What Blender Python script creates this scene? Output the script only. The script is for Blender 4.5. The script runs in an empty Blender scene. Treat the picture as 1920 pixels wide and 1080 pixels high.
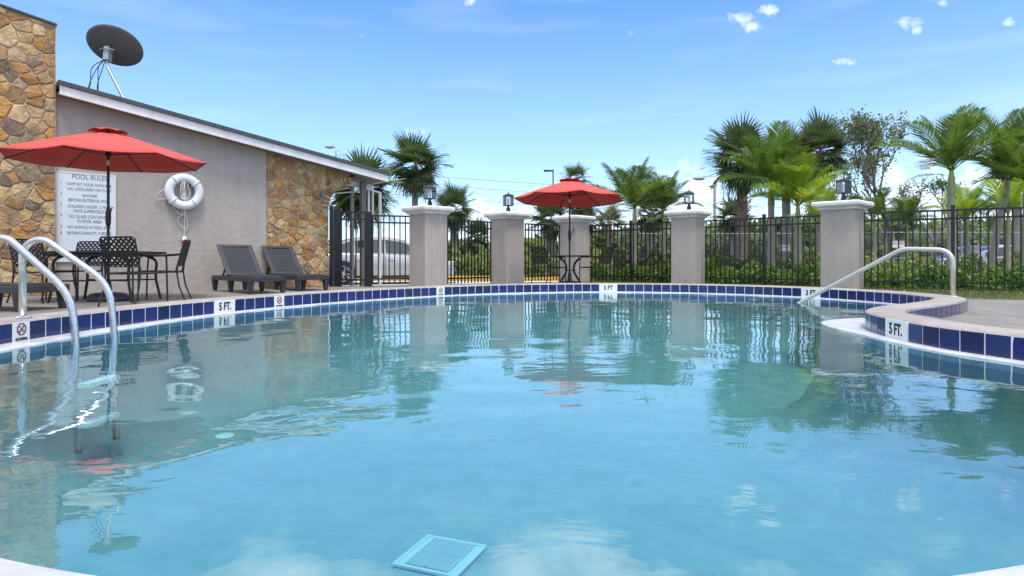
import bpy, bmesh, math, random
import numpy as np
from mathutils import Vector, Matrix, geometry
R = math.radians
random.seed(7)
rng = np.random.default_rng(11)
S = bpy.context.scene
C = S.collection

# ------------------------------------------------------------------ camera, world, sun, exposure
F = 1180.0
HY = 487.0
EYE = 0.6
cam_d = bpy.data.cameras.new("camera")
cam = bpy.data.objects.new("camera", cam_d)
C.objects.link(cam)
cam.location = (0, 0, EYE)
cam.rotation_euler = (R(90), 0, 0)
cam_d.sensor_width = 36
cam_d.lens = 36 * F / 1920
cam_d.shift_y = (HY - 540) / 1920
cam_d.clip_start = 0.05
cam_d.clip_end = 3000
S.camera = cam

SUN_EL, SUN_AZ = 70.0, 165.0      # azimuth clockwise from +Y (the way the camera looks)
w = bpy.data.worlds.new("World")
S.world = w
w.use_nodes = True
wn, wl = w.node_tree.nodes, w.node_tree.links
wn.clear()


def wnode(t, **k):
    n = wn.new(t)
    for a, b in k.items():
        setattr(n, a, b)
    return n


def wmath(op, a, b=None, clamp=False):
    n = wn.new('ShaderNodeMath')
    n.operation = op
    n.use_clamp = clamp
    for i, x in enumerate((a, b)):
        if x is None:
            continue
        if isinstance(x, (int, float)):
            n.inputs[i].default_value = x
        else:
            wl.new(x, n.inputs[i])
    return n.outputs[0]


def build_world():
    out = wnode('ShaderNodeOutputWorld')
    bg = wnode('ShaderNodeBackground')
    bg.inputs['Strength'].default_value = 0.12
    sky = wnode('ShaderNodeTexSky', sky_type='NISHITA', sun_disc=False, sun_elevation=R(SUN_EL), sun_rotation=R(SUN_AZ))
    sky.air_density = 1.0
    sky.dust_density = 0.6
    sky.ozone_density = 2.0
    tc = wnode('ShaderNodeTexCoord')
    sx = wnode('ShaderNodeSeparateXYZ')
    wl.new(tc.outputs['Generated'], sx.inputs[0])
    x, y, z = sx.outputs
    ysafe = wmath('MAXIMUM', y, 0.05)
    u = wmath('DIVIDE', x, ysafe)
    v = wmath('DIVIDE', z, ysafe)
    front = wmath('GREATER_THAN', y, 0.05)
    nz = wnode('ShaderNodeTexNoise')
    nz.inputs['Scale'].default_value = 34
    nz.inputs['Detail'].default_value = 7
    nz.inputs['Roughness'].default_value = 0.68
    wl.new(tc.outputs['Generated'], nz.inputs['Vector'])
    nfine = nz.outputs['Fac']
    # small cumulus puffs: ellipses in the sky eaten by noise
    blobs = [(1385, 36, 40, 20), (1435, 16, 30, 14), (1412, 50, 26, 16), (1705, 44, 40, 20), (1720, 56, 20, 12), (1583, 115, 34, 11), (882, 4, 15, 14),
             (1890, 40, 20, 12), (1770, 6, 18, 14), (775, 248, 30, 14),
             (1735, 395, 460, 160), (1880, 350, 180, 110), (1270, 400, 230, 120), (1335, 355, 80, 40), (900, 410, 170, 50), (1090, 435, 600, 70)]
    m = None
    for px, py, rx, ry in blobs:
        du = wmath('DIVIDE', wmath('SUBTRACT', u, (px - 960) / F), rx / F)
        dv = wmath('DIVIDE', wmath('SUBTRACT', v, (HY - py) / F), ry / F)
        d = wmath('ADD', wmath('MULTIPLY', du, du), wmath('MULTIPLY', dv, dv))
        b = wmath('SUBTRACT', 1.0, d, clamp=True)
        m = b if m is None else wmath('MAXIMUM', m, b)
    m = wmath('MULTIPLY', m, front)
    puff = wmath('MULTIPLY', wmath('SUBTRACT', wmath('ADD', wmath('MULTIPLY', m, 0.32), nfine), 0.67), 2.5, clamp=True)
    # faint wisps high on the left
    wv = wnode('ShaderNodeMapping')
    wv.inputs['Rotation'].default_value = (0, R(14), R(20))
    wv.inputs['Scale'].default_value = (1.2, 1.2, 9)
    wl.new(tc.outputs['Generated'], wv.inputs['Vector'])
    n2 = wnode('ShaderNodeTexNoise')
    n2.inputs['Scale'].default_value = 2.2
    n2.inputs['Detail'].default_value = 6
    wl.new(wv.outputs[0], n2.inputs['Vector'])
    wisp = wmath('MULTIPLY', wmath('SUBTRACT', n2.outputs['Fac'], 0.52), 2.2, clamp=True)
    # broken cumulus field that thickens towards the zenith
    n3 = wnode('ShaderNodeTexNoise')
    n3.inputs['Scale'].default_value = 4.6
    n3.inputs['Detail'].default_value = 8
    n3.inputs['Roughness'].default_value = 0.5
    wl.new(tc.outputs['Generated'], n3.inputs['Vector'])
    lift = wmath('ADD', wmath('MULTIPLY', v, front), wmath('MULTIPLY', wmath('SUBTRACT', 1.0, front), wmath('MULTIPLY', z, 1.5)))
    hi = wmath('MULTIPLY', wmath('SUBTRACT', lift, 0.405), 5.0, clamp=True)
    field = wmath('MULTIPLY', wmath('SUBTRACT', wmath('ADD', n3.outputs['Fac'], wmath('MULTIPLY', hi, 0.20)), 0.54), 5.0, clamp=True)
    field = wmath('MULTIPLY', field, wmath('MULTIPLY', hi, 4.0, clamp=True))
    allc = wmath('MAXIMUM', puff, wmath('MULTIPLY', field, 0.9))
    # colour of clear sky: a little more saturated than the raw model
    hsv = wnode('ShaderNodeHueSaturation')
    hsv.inputs['Saturation'].default_value = 1.12
    hsv.inputs['Value'].default_value = 1.38
    tint = wnode('ShaderNodeMixRGB', blend_type='MULTIPLY')
    tint.inputs['Fac'].default_value = 1.0
    tint.inputs['Color2'].default_value = (0.76, 0.88, 1.07, 1)
    wl.new(sky.outputs[0], tint.inputs['Color1'])
    wl.new(tint.outputs[0], hsv.inputs['Color'])
    # the sky pales towards the horizon all round
    pale = wnode('ShaderNodeMixRGB')
    pale.inputs['Color2'].default_value = (5.3, 6.2, 7.6, 1)
    wl.new(wmath('MULTIPLY', wmath('MULTIPLY', wmath('SUBTRACT', 0.40, z), 2.4, clamp=True), 0.38), pale.inputs['Fac'])
    wl.new(hsv.outputs[0], pale.inputs['Color1'])
    mixw = wnode('ShaderNodeMixRGB')
    mixw.inputs['Color2'].default_value = (7.0, 7.6, 8.6, 1)
    wl.new(wmath('ADD', 0.0, wmath('MULTIPLY', wisp, 0.32)), mixw.inputs['Fac'])
    wl.new(pale.outputs[0], mixw.inputs['Color1'])
    mix = wnode('ShaderNodeMixRGB')
    mix.inputs['Color2'].default_value = (8.3, 8.6, 9.2, 1)
    wl.new(allc, mix.inputs['Fac'])
    wl.new(mixw.outputs[0], mix.inputs['Color1'])
    wl.new(mix.outputs[0], bg.inputs['Color'])
    wl.new(bg.outputs[0], out.inputs['Surface'])


build_world()
sun_d = bpy.data.lights.new("sun", 'SUN')
sun_d.energy = 2.5
sun_d.angle = R(18)
sun_d.color = (1.0, 0.955, 0.89)
sun = bpy.data.objects.new("sun", sun_d)
C.objects.link(sun)
sdir = Vector((math.sin(R(SUN_AZ)) * math.cos(R(SUN_EL)), math.cos(R(SUN_AZ)) * math.cos(R(SUN_EL)), math.sin(R(SUN_EL))))
sun.rotation_euler = sdir.to_track_quat('Z', 'Y').to_euler()
sun.location = (0, 0, 30)
S.view_settings.view_transform = 'Standard'
S.view_settings.look = 'None'
S.view_settings.exposure = 0.62
S.view_settings.gamma = 1.0
S.view_settings.use_curve_mapping = False

# ------------------------------------------------------------------ materials


def new_mat(name):
    m = bpy.data.materials.new(name)
    m.use_nodes = True
    nt = m.node_tree
    return m, nt, nt.nodes, nt.links, nt.nodes['Principled BSDF']


def weather(m, amount=0.16):
    """rain streaks and old patches of their own shape, multiplied into the paint"""
    nt = m.node_tree
    N, L = nt.nodes, nt.links
    P = N['Principled BSDF']
    src = P.inputs['Base Color'].links[0].from_socket
    g = N.new('ShaderNodeNewGeometry')
    fac = None
    for sc, rot in (((5, 5, .55), 0), ((1.6, 1.6, 1.3), 1)):
        mp = N.new('ShaderNodeMapping')
        mp.inputs['Scale'].default_value = sc
        mp.inputs['Location'].default_value = (rot * 3.1, 0, 0)
        L.new(g.outputs['Position'], mp.inputs['Vector'])
        n = N.new('ShaderNodeTexNoise')
        n.inputs['Scale'].default_value = 1.6
        n.inputs['Detail'].default_value = 9
        n.inputs['Roughness'].default_value = 0.7
        L.new(mp.outputs[0], n.inputs['Vector'])
        mr = N.new('ShaderNodeMapRange')
        mr.inputs['From Min'].default_value = 0.35
        mr.inputs['From Max'].default_value = 0.62
        mr.inputs['To Min'].default_value = 1 - amount
        mr.inputs['To Max'].default_value = 1.04
        L.new(n.outputs['Fac'], mr.inputs['Value'])
        if fac is None:
            fac = mr.outputs[0]
        else:
            mm = N.new('ShaderNodeMath')
            mm.operation = 'MULTIPLY'
            L.new(fac, mm.inputs[0])
            L.new(mr.outputs[0], mm.inputs[1])
            fac = mm.outputs[0]
    v = N.new('ShaderNodeVectorMath')
    v.operation = 'SCALE'
    L.new(src, v.inputs[0])
    L.new(fac, v.inputs['Scale'])
    L.new(v.outputs[0], P.inputs['Base Color'])


def mat(name, col, rough=0.6, metal=0.0, noise=None, bump=None, coat=0.0, var=0.0, coords='Object', spec=None):
    """noise=(scale, second colour, contrast)   bump=(scale, strength)"""
    m, nt, N, L, P = new_mat(name)
    P.inputs['Roughness'].default_value = rough
    P.inputs['Metallic'].default_value = metal
    if coat:
        P.inputs['Coat Weight'].default_value = coat
        P.inputs['Coat Roughness'].default_value = 0.05
    if spec is not None:
        P.inputs['Specular IOR Level'].default_value = spec
    tc = N.new('ShaderNodeTexCoord')
    last = None
    if noise:
        n = N.new('ShaderNodeTexNoise')
        n.inputs['Scale'].default_value = noise[0]
        n.inputs['Detail'].default_value = 6
        n.inputs['Roughness'].default_value = 0.6
        L.new(tc.outputs[coords], n.inputs['Vector'])
        r = N.new('ShaderNodeValToRGB')
        k = noise[2] if len(noise) > 2 else 0.2
        r.color_ramp.elements[0].position = 0.5 - k
        r.color_ramp.elements[1].position = 0.5 + k
        r.color_ramp.elements[0].color = (*col, 1)
        r.color_ramp.elements[1].color = (*noise[1], 1)
        L.new(n.outputs['Fac'], r.inputs['Fac'])
        last = r.outputs['Color']
    if var:
        oi = N.new('ShaderNodeObjectInfo')
        mr = N.new('ShaderNodeMapRange')
        mr.inputs['To Min'].default_value = 1 - var
        mr.inputs['To Max'].default_value = 1 + var
        L.new(oi.outputs['Random'], mr.inputs['Value'])
        h = N.new('ShaderNodeHueSaturation')
        L.new(mr.outputs[0], h.inputs['Value'])
        if last:
            L.new(last, h.inputs['Color'])
        else:
            h.inputs['Color'].default_value = (*col, 1)
        last = h.outputs[0]
    if last:
        L.new(last, P.inputs['Base Color'])
    else:
        P.inputs['Base Color'].default_value = (*col, 1)
    if bump:
        n = N.new('ShaderNodeTexNoise')
        n.inputs['Scale'].default_value = bump[0]
        n.inputs['Detail'].default_value = 8
        L.new(tc.outputs[coords], n.inputs['Vector'])
        b = N.new('ShaderNodeBump')
        b.inputs['Strength'].default_value = bump[1]
        b.inputs['Distance'].default_value = 0.02
        L.new(n.outputs['Fac'], b.inputs['Height'])
        L.new(b.outputs[0], P.inputs['Normal'])
    return m


def leaf_mat(name, c1, c2, scale=1.5, trans=0.35, rough=0.45):
    m, nt, N, L, P = new_mat(name)
    P.inputs['Roughness'].default_value = rough
    tc = N.new('ShaderNodeTexCoord')
    n = N.new('ShaderNodeTexNoise')
    n.inputs['Scale'].default_value = scale
    n.inputs['Detail'].default_value = 5
    L.new(tc.outputs['Object'], n.inputs['Vector'])
    r = N.new('ShaderNodeValToRGB')
    r.color_ramp.elements[0].position = 0.35
    r.color_ramp.elements[1].position = 0.65
    r.color_ramp.elements[0].color = (*c1, 1)
    r.color_ramp.elements[1].color = (*c2, 1)
    L.new(n.outputs['Fac'], r.inputs['Fac'])
    oi = N.new('ShaderNodeObjectInfo')
    mr = N.new('ShaderNodeMapRange')
    mr.inputs['To Min'].default_value = 0.7
    mr.inputs['To Max'].default_value = 1.35
    L.new(oi.outputs['Random'], mr.inputs['Value'])
    h = N.new('ShaderNodeHueSaturation')
    L.new(mr.outputs[0], h.inputs['Value'])
    L.new(r.outputs[0], h.inputs['Color'])
    L.new(h.outputs[0], P.inputs['Base Color'])
    t = N.new('ShaderNodeBsdfTranslucent')
    g = N.new('ShaderNodeHueSaturation')
    g.inputs['Value'].default_value = 1.5
    L.new(h.outputs[0], g.inputs['Color'])
    L.new(g.outputs[0], t.inputs['Color'])
    mx = N.new('ShaderNodeMixShader')
    mx.inputs['Fac'].default_value = trans
    L.new(P.outputs[0], mx.inputs[1])
    L.new(t.outputs[0], mx.inputs[2])
    L.new(mx.outputs[0], N['Material Output'].inputs['Surface'])
    return m


def cloth_mat(name, col, trans):
    m, nt, N, L, P = new_mat(name)
    tc = N.new('ShaderNodeTexCoord')
    n = N.new('ShaderNodeTexNoise')
    n.inputs['Scale'].default_value = 3.0
    n.inputs['Detail'].default_value = 4
    L.new(tc.outputs['Object'], n.inputs['Vector'])
    h = N.new('ShaderNodeHueSaturation')
    h.inputs['Color'].default_value = (*col, 1)
    mr = N.new('ShaderNodeMapRange')
    mr.inputs['To Min'].default_value = 0.8
    mr.inputs['To Max'].default_value = 1.2
    L.new(n.outputs['Fac'], mr.inputs['Value'])
    L.new(mr.outputs[0], h.inputs['Value'])
    L.new(h.outputs[0], P.inputs['Base Color'])
    P.inputs['Roughness'].default_value = 0.75
    P.inputs['Sheen Weight'].default_value = 0.08
    t = N.new('ShaderNodeBsdfTranslucent')
    t.inputs['Color'].default_value = (*[min(1, c * 1.1) for c in col], 1)
    mx = N.new('ShaderNodeMixShader')
    mx.inputs['Fac'].default_value = trans
    L.new(P.outputs[0], mx.inputs[1])
    L.new(t.outputs[0], mx.inputs[2])
    L.new(mx.outputs[0], N['Material Output'].inputs['Surface'])
    return m


def stone_mat():
    m, nt, N, L, P = new_mat('fieldstone')
    P.inputs['Roughness'].default_value = 0.85
    oi = N.new('ShaderNodeObjectInfo')
    r = N.new('ShaderNodeValToRGB')
    cr = r.color_ramp
    cols = [(0.0, (0.46, 0.25, 0.08)), (0.2, (0.55, 0.40, 0.22)), (0.36, (0.46, 0.24, 0.08)), (0.5, (0.44, 0.33, 0.22)),
            (0.64, (0.62, 0.47, 0.27)), (0.76, (0.19, 0.15, 0.115)), (0.88, (0.52, 0.29, 0.10)), (1.0, (0.36, 0.22, 0.15))]
    cr.elements[0].position = 0
    cr.elements[0].color = (*cols[0][1], 1)
    cr.elements[1].position = 1
    cr.elements[1].color = (*cols[-1][1], 1)
    for p, c in cols[1:-1]:
        e = cr.elements.new(p)
        e.color = (*c, 1)
    L.new(oi.outputs['Random'], r.inputs['Fac'])
    tc = N.new('ShaderNodeNewGeometry')
    n = N.new('ShaderNodeTexNoise')
    n.inputs['Scale'].default_value = 4.5
    n.inputs['Detail'].default_value = 8
    n.inputs['Roughness'].default_value = 0.68
    n.inputs['Distortion'].default_value = 0.6
    L.new(tc.outputs['Position'], n.inputs['Vector'])
    r2 = N.new('ShaderNodeValToRGB')
    r2.color_ramp.elements[0].position = 0.38
    r2.color_ramp.elements[1].position = 0.62
    r2.color_ramp.elements[0].color = (0.60, 0.54, 0.48, 1)
    r2.color_ramp.elements[1].color = (1.25, 1.15, 1.0, 1)
    L.new(n.outputs['Fac'], r2.inputs['Fac'])
    mu = N.new('ShaderNodeMixRGB')
    mu.blend_type = 'MULTIPLY'
    mu.inputs['Fac'].default_value = 0.85
    L.new(r.outputs[0], mu.inputs['Color1'])
    L.new(r2.outputs[0], mu.inputs['Color2'])
    L.new(mu.outputs[0], P.inputs['Base Color'])
    n2 = N.new('ShaderNodeTexNoise')
    n2.inputs['Scale'].default_value = 26
    n2.inputs['Detail'].default_value = 9
    n2.inputs['Roughness'].default_value = 0.7
    L.new(tc.outputs['Position'], n2.inputs['Vector'])
    b = N.new('ShaderNodeBump')
    b.inputs['Strength'].default_value = 0.9
    b.inputs['Distance'].default_value = 0.03
    L.new(n2.outputs['Fac'], b.inputs['Height'])
    L.new(b.outputs[0], P.inputs['Normal'])
    return m


def water_mat():
    m, nt, N, L, P = new_mat('pool_water')
    N.remove(P)
    out = N['Material Output']
    tc = N.new('ShaderNodeTexCoord')

    def nz(scale, sx, sy, det):
        mp = N.new('ShaderNodeMapping')
        mp.inputs['Scale'].default_value = (sx, sy, 1)
        L.new(tc.outputs['Object'], mp.inputs['Vector'])
        n = N.new('ShaderNodeTexNoise')
        n.inputs['Scale'].default_value = scale
        n.inputs['Detail'].default_value = det
        n.inputs['Roughness'].default_value = 0.45
        n.inputs['Distortion'].default_value = 0.5
        L.new(mp.outputs[0], n.inputs['Vector'])
        return n.outputs['Fac']

    def bump(h, s, d, prev=None):
        b = N.new('ShaderNodeBump')
        b.inputs['Strength'].default_value = s
        b.inputs['Distance'].default_value = d
        L.new(h, b.inputs['Height'])
        if prev:
            L.new(prev, b.inputs['Normal'])
        return b.outputs[0]
    # calm and ruffled patches
    patch = nz(0.32, 1, 1, 2)
    mr = N.new('ShaderNodeMapRange')
    mr.inputs['From Min'].default_value = 0.35
    mr.inputs['From Max'].default_value = 0.7
    mr.inputs['To Min'].default_value = 0.25
    mr.inputs['To Max'].default_value = 1.0
    L.new(patch, mr.inputs['Value'])
    mul = N.new('ShaderNodeMath')
    mul.operation = 'MULTIPLY'
    L.new(nz(5.0, 0.8, 1.3, 3), mul.inputs[0])
    L.new(mr.outputs[0], mul.inputs[1])
    b1 = bump(nz(0.9, 1.0, 1.0, 2), 1.0, 0.018)
    b2 = bump(mul.outputs[0], 1.0, 0.0030, b1)
    fr = N.new('ShaderNodeFresnel')
    fr.inputs['IOR'].default_value = 2.4
    L.new(b2, fr.inputs['Normal'])
    gl = N.new('ShaderNodeBsdfGlossy')
    gl.inputs['Roughness'].default_value = 0.0
    gl.inputs['Color'].default_value = (0.95, 1.0, 1.0, 1)
    L.new(b2, gl.inputs['Normal'])
    tr = N.new('ShaderNodeBsdfTransparent')
    tr.inputs['Color'].default_value = (0.55, 0.86, 0.89, 1)
    mx = N.new('ShaderNodeMixShader')
    ge = N.new('ShaderNodeNewGeometry')
    inv = N.new('ShaderNodeMath')
    inv.operation = 'SUBTRACT'
    inv.inputs[0].default_value = 1.0
    L.new(ge.outputs['Backfacing'], inv.inputs[1])
    top = N.new('ShaderNodeMath')
    top.operation = 'MULTIPLY'
    L.new(fr.outputs[0], top.inputs[0])
    L.new(inv.outputs[0], top.inputs[1])
    L.new(top.outputs[0], mx.inputs['Fac'])
    L.new(tr.outputs[0], mx.inputs[1])
    L.new(gl.outputs[0], mx.inputs[2])
    L.new(mx.outputs[0], out.inputs['Surface'])
    return m


def glass_mat(name, tint, refl=1.0, trans=(0.8, 0.85, 0.85)):
    m, nt, N, L, P = new_mat(name)
    N.remove(P)
    fr = N.new('ShaderNodeFresnel')
    fr.inputs['IOR'].default_value = 1.5
    gl = N.new('ShaderNodeBsdfGlossy')
    gl.inputs['Roughness'].default_value = 0.02
    gl.inputs['Color'].default_value = (*tint, 1)
    tr = N.new('ShaderNodeBsdfTransparent')
    tr.inputs['Color'].default_value = (*trans, 1)
    mx = N.new('ShaderNodeMixShader')
    L.new(fr.outputs[0], mx.inputs['Fac'])
    L.new(tr.outputs[0], mx.inputs[1])
    L.new(gl.outputs[0], mx.inputs[2])
    L.new(mx.outputs[0], N['Material Output'].inputs['Surface'])
    return m


def concrete_mat(name, c1, c2, joints=False):
    m, nt, N, L, P = new_mat(name)
    P.inputs['Roughness'].default_value = 0.8
    tc = N.new('ShaderNodeTexCoord')
    n = N.new('ShaderNodeTexNoise')
    n.inputs['Scale'].default_value = 1.3
    n.inputs['Detail'].default_value = 10
    n.inputs['Roughness'].default_value = 0.62
    L.new(tc.outputs['Object'], n.inputs['Vector'])
    r = N.new('ShaderNodeValToRGB')
    r.color_ramp.elements[0].position = 0.36
    r.color_ramp.elements[1].position = 0.66
    r.color_ramp.elements[0].color = (*c1, 1)
    r.color_ramp.elements[1].color = (*c2, 1)
    L.new(n.outputs['Fac'], r.inputs['Fac'])
    L.new(r.outputs[0], P.inputs['Base Color'])
    n2 = N.new('ShaderNodeTexNoise')
    n2.inputs['Scale'].default_value = 60
    n2.inputs['Detail'].default_value = 6
    L.new(tc.outputs['Object'], n2.inputs['Vector'])
    n3 = N.new('ShaderNodeTexNoise')
    n3.inputs['Scale'].default_value = 5
    n3.inputs['Detail'].default_value = 4
    L.new(tc.outputs['Object'], n3.inputs['Vector'])
    b0 = N.new('ShaderNodeBump')
    b0.inputs['Strength'].default_value = 0.5
    b0.inputs['Distance'].default_value = 0.02
    L.new(n3.outputs['Fac'], b0.inputs['Height'])
    b = N.new('ShaderNodeBump')
    b.inputs['Strength'].default_value = 0.35
    b.inputs['Distance'].default_value = 0.006
    L.new(n2.outputs['Fac'], b.inputs['Height'])
    L.new(b0.outputs[0], b.inputs['Normal'])
    L.new(b.outputs[0], P.inputs['Normal'])
    return m


M = {
    'stone': stone_mat(),
    'mortar': mat('mortar', (0.38, 0.31, 0.24), 0.95, noise=(9, (0.50, 0.43, 0.35)), bump=(40, 0.8)),
    'stucco': mat('stucco', (0.39, 0.338, 0.295), 0.9, noise=(1.3, (0.43, 0.375, 0.33), 0.25), bump=(11, 0.55)),
    'column': mat('column_stucco', (0.385, 0.333, 0.292), 0.9, noise=(2.5, (0.43, 0.375, 0.33), 0.25), bump=(60, 0.35)),
    'trim': mat('trim_white', (0.74, 0.715, 0.69), 0.6, noise=(6, (0.82, 0.80, 0.775)), bump=(30, 0.1)),
    'cap': mat('cap_white', (0.66, 0.645, 0.63), 0.75, noise=(5, (0.78, 0.765, 0.75)), bump=(50, 0.25)),
    'roof': mat('roof_membrane', (0.055, 0.058, 0.062), 0.8, noise=(12, (0.085, 0.088, 0.09))),
    'soffit': mat('soffit', (0.24, 0.21, 0.19), 0.9),
    'iron': mat('black_iron', (0.008, 0.008, 0.009), 0.32, bump=(90, 0.1)),
    'bronze': mat('dark_bronze', (0.010, 0.0085, 0.0075), 0.42, noise=(20, (0.018, 0.015, 0.012))),
    'steel': mat('stainless_steel', (0.72, 0.71, 0.69), 0.2, metal=1.0, noise=(30, (0.62, 0.61, 0.60)), bump=(150, 0.06)),
    'dullsteel': mat('brushed_steel', (0.60, 0.545, 0.49), 0.48, metal=0.75, bump=(120, 0.1)),
    'galv': mat('galvanised', (0.42, 0.43, 0.44), 0.5, metal=0.7, noise=(15, (0.33, 0.34, 0.35))),
    'dish': mat('dish_grey', (0.12, 0.112, 0.108), 0.65, noise=(3, (0.14, 0.132, 0.128))),
    'white': mat('white_plastic', (0.76, 0.76, 0.755), 0.4, noise=(8, (0.68, 0.68, 0.69))),
    'draingrey': mat('drain_plastic', (0.46, 0.52, 0.53), 0.5),
    'sumpgrey': mat('drain_sump', (0.14, 0.20, 0.21), 0.8),
    'rope': mat('white_rope', (0.68, 0.67, 0.65), 0.9, bump=(200, 0.5)),
    'redplastic': mat('red_plastic', (0.55, 0.02, 0.02), 0.4),
    'redcloth': cloth_mat('red_canvas', (0.60, 0.062, 0.045), 0.16),
    'resin': mat('charcoal_resin', (0.026, 0.025, 0.031), 0.5, bump=(70, 0.15), noise=(5, (0.040, 0.039, 0.047))),
    'tile': mat('cobalt_tile', (0.004, 0.010, 0.078), 0.16, coat=0.3, var=0.35, noise=(14, (0.011, 0.017, 0.115), 0.25)),
    'grout': mat('white_grout', (0.62, 0.60, 0.60), 0.85, noise=(20, (0.74, 0.72, 0.72))),
    'marker': mat('white_tile', (0.78, 0.77, 0.75), 0.25, coat=0.3, noise=(9, (0.70, 0.69, 0.67))),
    'black': mat('black_glaze', (0.012, 0.012, 0.012), 0.4),
    'redglaze': mat('dark_red_glaze', (0.22, 0.02, 0.02), 0.4),
    'greenpaint': mat('dark_teal_paint', (0.035, 0.11, 0.11), 0.6, noise=(18, (0.11, 0.20, 0.20))),
    'sign': mat('sign_white', (0.66, 0.69, 0.72), 0.45, noise=(2, (0.72, 0.75, 0.77))),
    'lip': mat('gutter_lip_white', (0.56, 0.56, 0.565), 0.35, noise=(7, (0.48, 0.50, 0.52)), bump=(40, 0.1)),
    'plaster': mat('aqua_plaster', (0.20, 0.265, 0.27), 0.8, noise=(0.9, (0.245, 0.305, 0.31), 0.3)),
    'bluestripe': mat('dark_blue_nosing', (0.02, 0.04, 0.12), 0.4),
    'coping': concrete_mat('coping_concrete', (0.27, 0.24, 0.215), (0.36, 0.322, 0.29)),
    'deck': concrete_mat('deck_concrete', (0.165, 0.15, 0.138), (0.24, 0.217, 0.20)),
    'paving': concrete_mat('pale_paving', (0.42, 0.40, 0.38), (0.52, 0.50, 0.48)),
    'asphalt': mat('asphalt', (0.11, 0.11, 0.11), 0.9, noise=(20, (0.16, 0.16, 0.155)), bump=(80, 0.4)),
    'yellow': mat('yellow_kerb_paint', (0.72, 0.38, 0.02), 0.7, noise=(5, (0.62, 0.34, 0.05))),
    'soil': mat('lawn_soil', (0.055, 0.075, 0.025), 0.95, noise=(2.5, (0.11, 0.115, 0.045)), bump=(30, 0.5)),
    'grass': leaf_mat('grass_blades', (0.055, 0.11, 0.018), (0.12, 0.17, 0.035), 1.2),
    'fan': leaf_mat('fan_frond', (0.05, 0.085, 0.028), (0.12, 0.155, 0.055), 3.0, 0.25),
    'fandark': leaf_mat('fan_frond_muted', (0.07, 0.105, 0.038), (0.15, 0.19, 0.07), 3.0, 0.2),  # another fan frond green of its own, slightly paler and greyer than fan_frond
    'dead': leaf_mat('dead_frond', (0.16, 0.11, 0.06), (0.27, 0.20, 0.11), 3.0, 0.15),
    'feather': leaf_mat('feather_frond', (0.065, 0.12, 0.018), (0.15, 0.21, 0.032), 3.0, 0.4),
    'lime': leaf_mat('lime_frond', (0.15, 0.25, 0.02), (0.30, 0.36, 0.035), 3.0, 0.4),
    'hedge': leaf_mat('hedge_leaf', (0.10, 0.20, 0.03), (0.22, 0.34, 0.055), 2.2, 0.35, 0.35),
    'bush': leaf_mat('bush_leaf', (0.13, 0.18, 0.055), (0.27, 0.32, 0.10), 0.5, 0.3),
    'bushlight': leaf_mat('bush_leaf_light', (0.14, 0.19, 0.045), (0.27, 0.32, 0.085), 0.5, 0.3),
    'twigleaf': leaf_mat('sparse_leaf', (0.07, 0.10, 0.035), (0.15, 0.18, 0.06), 1.0, 0.25),
    'bark': mat('palm_bark', (0.17, 0.14, 0.115), 0.95, noise=(9, (0.30, 0.26, 0.22)), bump=(25, 1.0)),
    'boots': mat('palm_boots', (0.10, 0.062, 0.045), 0.95, noise=(9, (0.24, 0.17, 0.13)), bump=(25, 1.0)),
    'smoothbark': mat('pale_palm_bark', (0.30, 0.27, 0.22), 0.9, noise=(6, (0.40, 0.33, 0.25)), bump=(18, 0.6)),
    'shaft': mat('crownshaft', (0.22, 0.27, 0.07), 0.5, noise=(6, (0.33, 0.33, 0.10))),
    'twig': mat('grey_bark', (0.16, 0.14, 0.125), 0.95, noise=(12, (0.26, 0.23, 0.21))),
    'carpaint': mat('silver_car_paint', (0.40, 0.39, 0.39), 0.3, metal=0.25, coat=0.7),
    'carblue': mat('blue_car_paint', (0.05, 0.10, 0.20), 0.3, metal=0.2, coat=0.7),
    'carwhite': mat('white_car_paint', (0.72, 0.72, 0.72), 0.3, coat=0.7),
    'carglass': mat('tinted_glass', (0.02, 0.035, 0.04), 0.05, spec=0.9),
    'rubber': mat('tyre_rubber', (0.012, 0.012, 0.013), 0.8),
    'alloy': mat('alloy_rim', (0.66, 0.66, 0.67), 0.25, metal=0.9),
    'lampglass': glass_mat('lantern_glass', (1, 1, 1), trans=(0.97, 0.98, 0.98)),
    'candle': mat('lamp_tube', (0.72, 0.70, 0.66), 0.5),
    'postgrey': mat('post_grey', (0.30, 0.30, 0.30), 0.6, noise=(5, (0.36, 0.35, 0.34))),
    'postbrown': mat('post_taupe', (0.19, 0.155, 0.135), 0.7),
    'lampblack': mat('street_lamp_black', (0.02, 0.02, 0.022), 0.5),
    'shopwall': mat('shop_wall', (0.55, 0.44, 0.38), 0.8),
    'shopred': mat('shop_red', (0.42, 0.05, 0.05), 0.6),
    'water': water_mat(),
}

for k_, a_ in (('stucco', .045), ('column', .055), ('cap', .10), ('coping', .14), ('deck', .18), ('trim', .08), ('lip', .14), ('plaster', .10)):
    weather(M[k_], a_)

# ------------------------------------------------------------------ helpers


def tag(o, label=None, cat=None, group=None, kind=None):
    if label:
        o['label'] = label
    if cat:
        o['category'] = cat
    if group:
        o['group'] = group
    if kind:
        o['kind'] = kind
    return o


def empty(name, loc=(0, 0, 0), rz=0, label=None, cat=None, group=None, kind=None):
    o = bpy.data.objects.new(name, None)
    o.empty_display_size = 0.1
    C.objects.link(o)
    o.location = loc
    o.rotation_euler = (0, 0, rz)
    return tag(o, label, cat, group, kind)


def link_mesh(name, me, parent=None, loc=None, rot=None, scale=None):
    o = bpy.data.objects.new(name, me)
    C.objects.link(o)
    if parent:
        o.parent = parent
    if loc is not None:
        o.location = loc
    if rot is not None:
        o.rotation_euler = rot
    if scale is not None:
        o.scale = scale
    return o


KIDS = {}


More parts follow.
